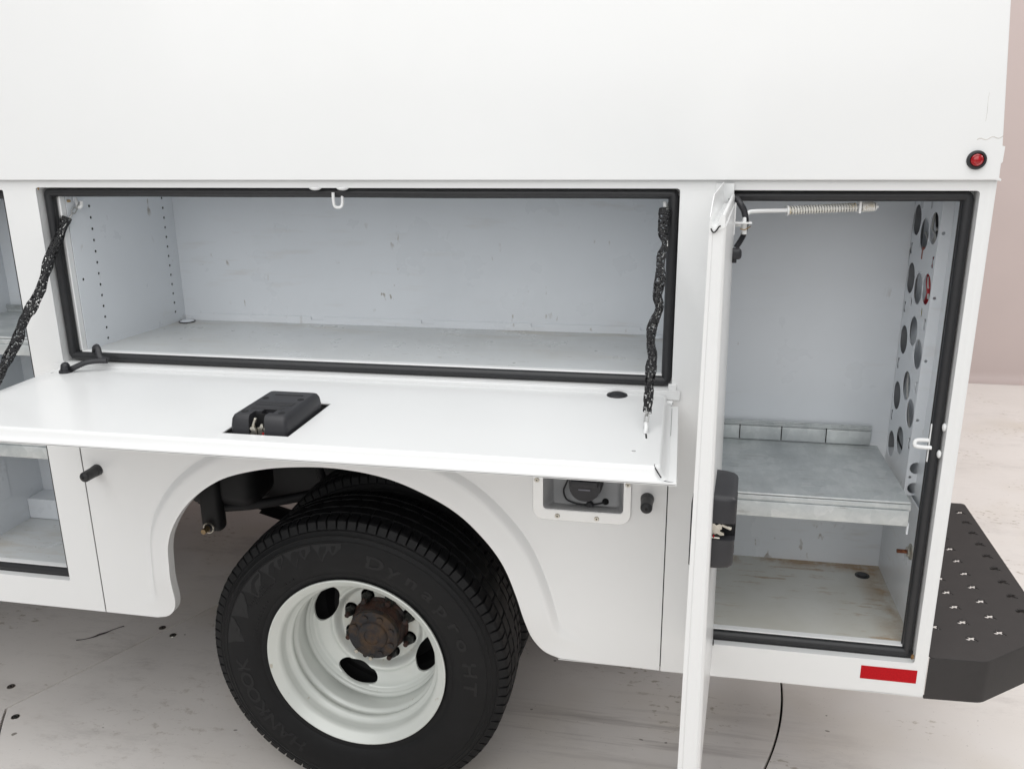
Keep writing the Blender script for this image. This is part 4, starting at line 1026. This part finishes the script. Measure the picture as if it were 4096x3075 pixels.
# galvanised shelf tray
def shelf(x0, x1, y0, y1, z, lip=.053, slots=(), up_=.050):
    sh = boxo("shelf_tray", GALV, TR, x0, x1, y0, y1, z - .0015, z, bev=0)
    tag(sh, 'galvanised steel shelf tray')
    bm = bmesh.new(); box(bm, x0, x1 - .002, y0 - .006, y0 + .006, z - .001, z + .004, bev=.0025, seg=2); box(bm, x0, x1, y0 - .005, y0 + .004, z - .0175, z - .002, bev=.003, seg=2); box(bm, x0, x1 - .004, y0 - .009, y0 - .006, z - lip + .004, z - .0145, bev=.0014, seg=2); box(bm, x0, x1 - .004, y0 - .006, y0 + .008, z - lip + .004, z - lip + .006, bev=.0005)
    fin(bm, "shelf_lip", GALV, sh)
    bm = bmesh.new(); box(bm, x0, x1 - .016, y1 - .002, y1, z, z + up_, bev=.0005); box(bm, x0, x1 - .016, y1 - .0060, y1 - .002, z + up_ - .0110, z + up_ - .0085, bev=.0006); box(bm, x0, x1 - .016, y1 - .0050, y1 - .002, z + up_ - .003, z + up_, bev=.0006); fin(bm, "shelf_upstand", GALV, sh)
    if slots:
        xs_ = [x0] + list(slots) + [x1 - .016]
        for a, b in zip(xs_, xs_[1:]):
            bm = bmesh.new(); box(bm, a + .0010, b - .0010, y1 - .0065, y1 - .0025, z + .002, z + up_ - .0135, bev=.0012, seg=2); fin(bm, "upstand_panel", GALV, sh)
        for a in slots: boxo("slot_gap", DARKP, sh, a - .0012, a + .0012, y1 - .0045, y1 - .0020, z + .002, z + up_ - .012, bev=0)
    return sh
shelf(.066, .4900, .040, .384, .9320, slots=(.165, .265, .370))
boxo("shelf_bracket", LINER, TR, .4885, .4925, .046, .056, .8580, .8840, bev=.001)
shelf(-1.831, -1.4870, .040, .330, 1.2090, lip=.045, up_=.02)
shelf(-1.831, -1.4870, .040, .330, .9480, lip=.050, up_=.02)
boxo("rear_box", LINER, TR, -1.832, -1.72, .275, .345, .606, .668, bev=.004)
boxo("wall_channel", LINER, TR, -1.832, -1.8290, .16, .22, .70, .94, bev=.001)

# ---------------------------------------------------------------- rear step
SP = bpy.data.objects.new("rear_step", None); COL.objects.link(SP); SP.location = (.70, .45, .55); adopt(SP, TR)
def rnd_poly(pts, r=.02, n=4):
    out = []
    for i in range(len(pts)):
        p = Vector(pts[i]); a = Vector(pts[i - 1]); b = Vector(pts[(i + 1) % len(pts)])
        u = (a - p).normalized(); v = (b - p).normalized(); rr = min(r, (a - p).length * .4, (b - p).length * .4)
        p0, p1 = p + u * rr, p + v * rr
        for k in range(n + 1):
            t = k / n; out.append(tuple((p0 * (1 - t) ** 2 + p * 2 * t * (1 - t) + p1 * t * t)))
    return out
ol = [(.5545, .0015), (.6680, .0060), (.845, .145), (.848, .300), (.862, .850), (.5545, .850)]
olr = rnd_poly(ol, .012)
hol = []
rows_ = [(.808, [.165 + .0688 * k for k in range(10)]), (.7300, [.1300 + .0678 * k for k in range(10)]), (.6630, [.0945 + .0672 * k for k in range(11)]), (.5950, [.130 + .0678 * k for k in range(10)])]
def tooth(x, y, s=.0125):
    q = ((-1.0, -.45), (-.55, -.75), (-.15, -.35), (.25, -.55), (1.0, -.9), (.95, -.65), (.45, .05), (.9, .45), (.55, .62), (.1, .42), (-.45, .62), (-.60, .35), (-.35, .05), (-.85, -.05))
    return [(x + s * a, y + s * b) for a, b in q]
for x, ys in rows_:
    for y in ys:
        if x > .80 and y > .80: continue
        hol.append(tooth(x + (.0015 * (y - .3) / .07 if x > .8 else 0) + (y - .13) * .02, y))
plate("step_tread", STEP, SP, olr, hol, MXY(.5985), .003, .0006)
bm = bmesh.new()
for x, ys in rows_:
    for y in ys:
        if x > .80 and y > .80: continue
        cx, cy = x + (.0015 * (y - .3) / .07 if x > .8 else 0) + (y - .13) * .02, y
        for a in (80, 170, 300):
            an = math.radians(a); c = Vector((cx + .0100 * math.cos(an), cy + .0100 * math.sin(an), .6003))
            bmesh.ops.create_cone(bm, cap_ends=True, segments=6, radius1=.0024, radius2=.0012, depth=.0018, matrix=Matrix.Translation(c))
fin(bm, "grip_tooth", STEP, SP, 30); bpy.data.objects["grip_tooth"]['kind'] = 'stuff'
bm = bmesh.new(); ob = [(.5535, .0010)] + rnd_poly(ol[:5], .012)[5:-2]
T_ = [bm.verts.new((x, y, .5995)) for x, y in ob]; T2 = [bm.verts.new((x + (0 if i < 2 else .0008), y - .0008, .5970)) for i, (x, y) in enumerate(ob)]
B_ = [bm.verts.new((x, y - .0008, .5005)) for x, y in ob]; B2 = [bm.verts.new((x - .012 if i > len(ob) / 2 else x, y + .014, .4995)) for i, (x, y) in enumerate(ob)]
for A, Bq in ((T_, T2), (T2, B_), (B_, B2)):
    for k in range(len(A) - 1): bm.faces.new((A[k], A[k + 1], Bq[k + 1], Bq[k]))
fin(bm, "step_skirt", STEP, SP, 25)
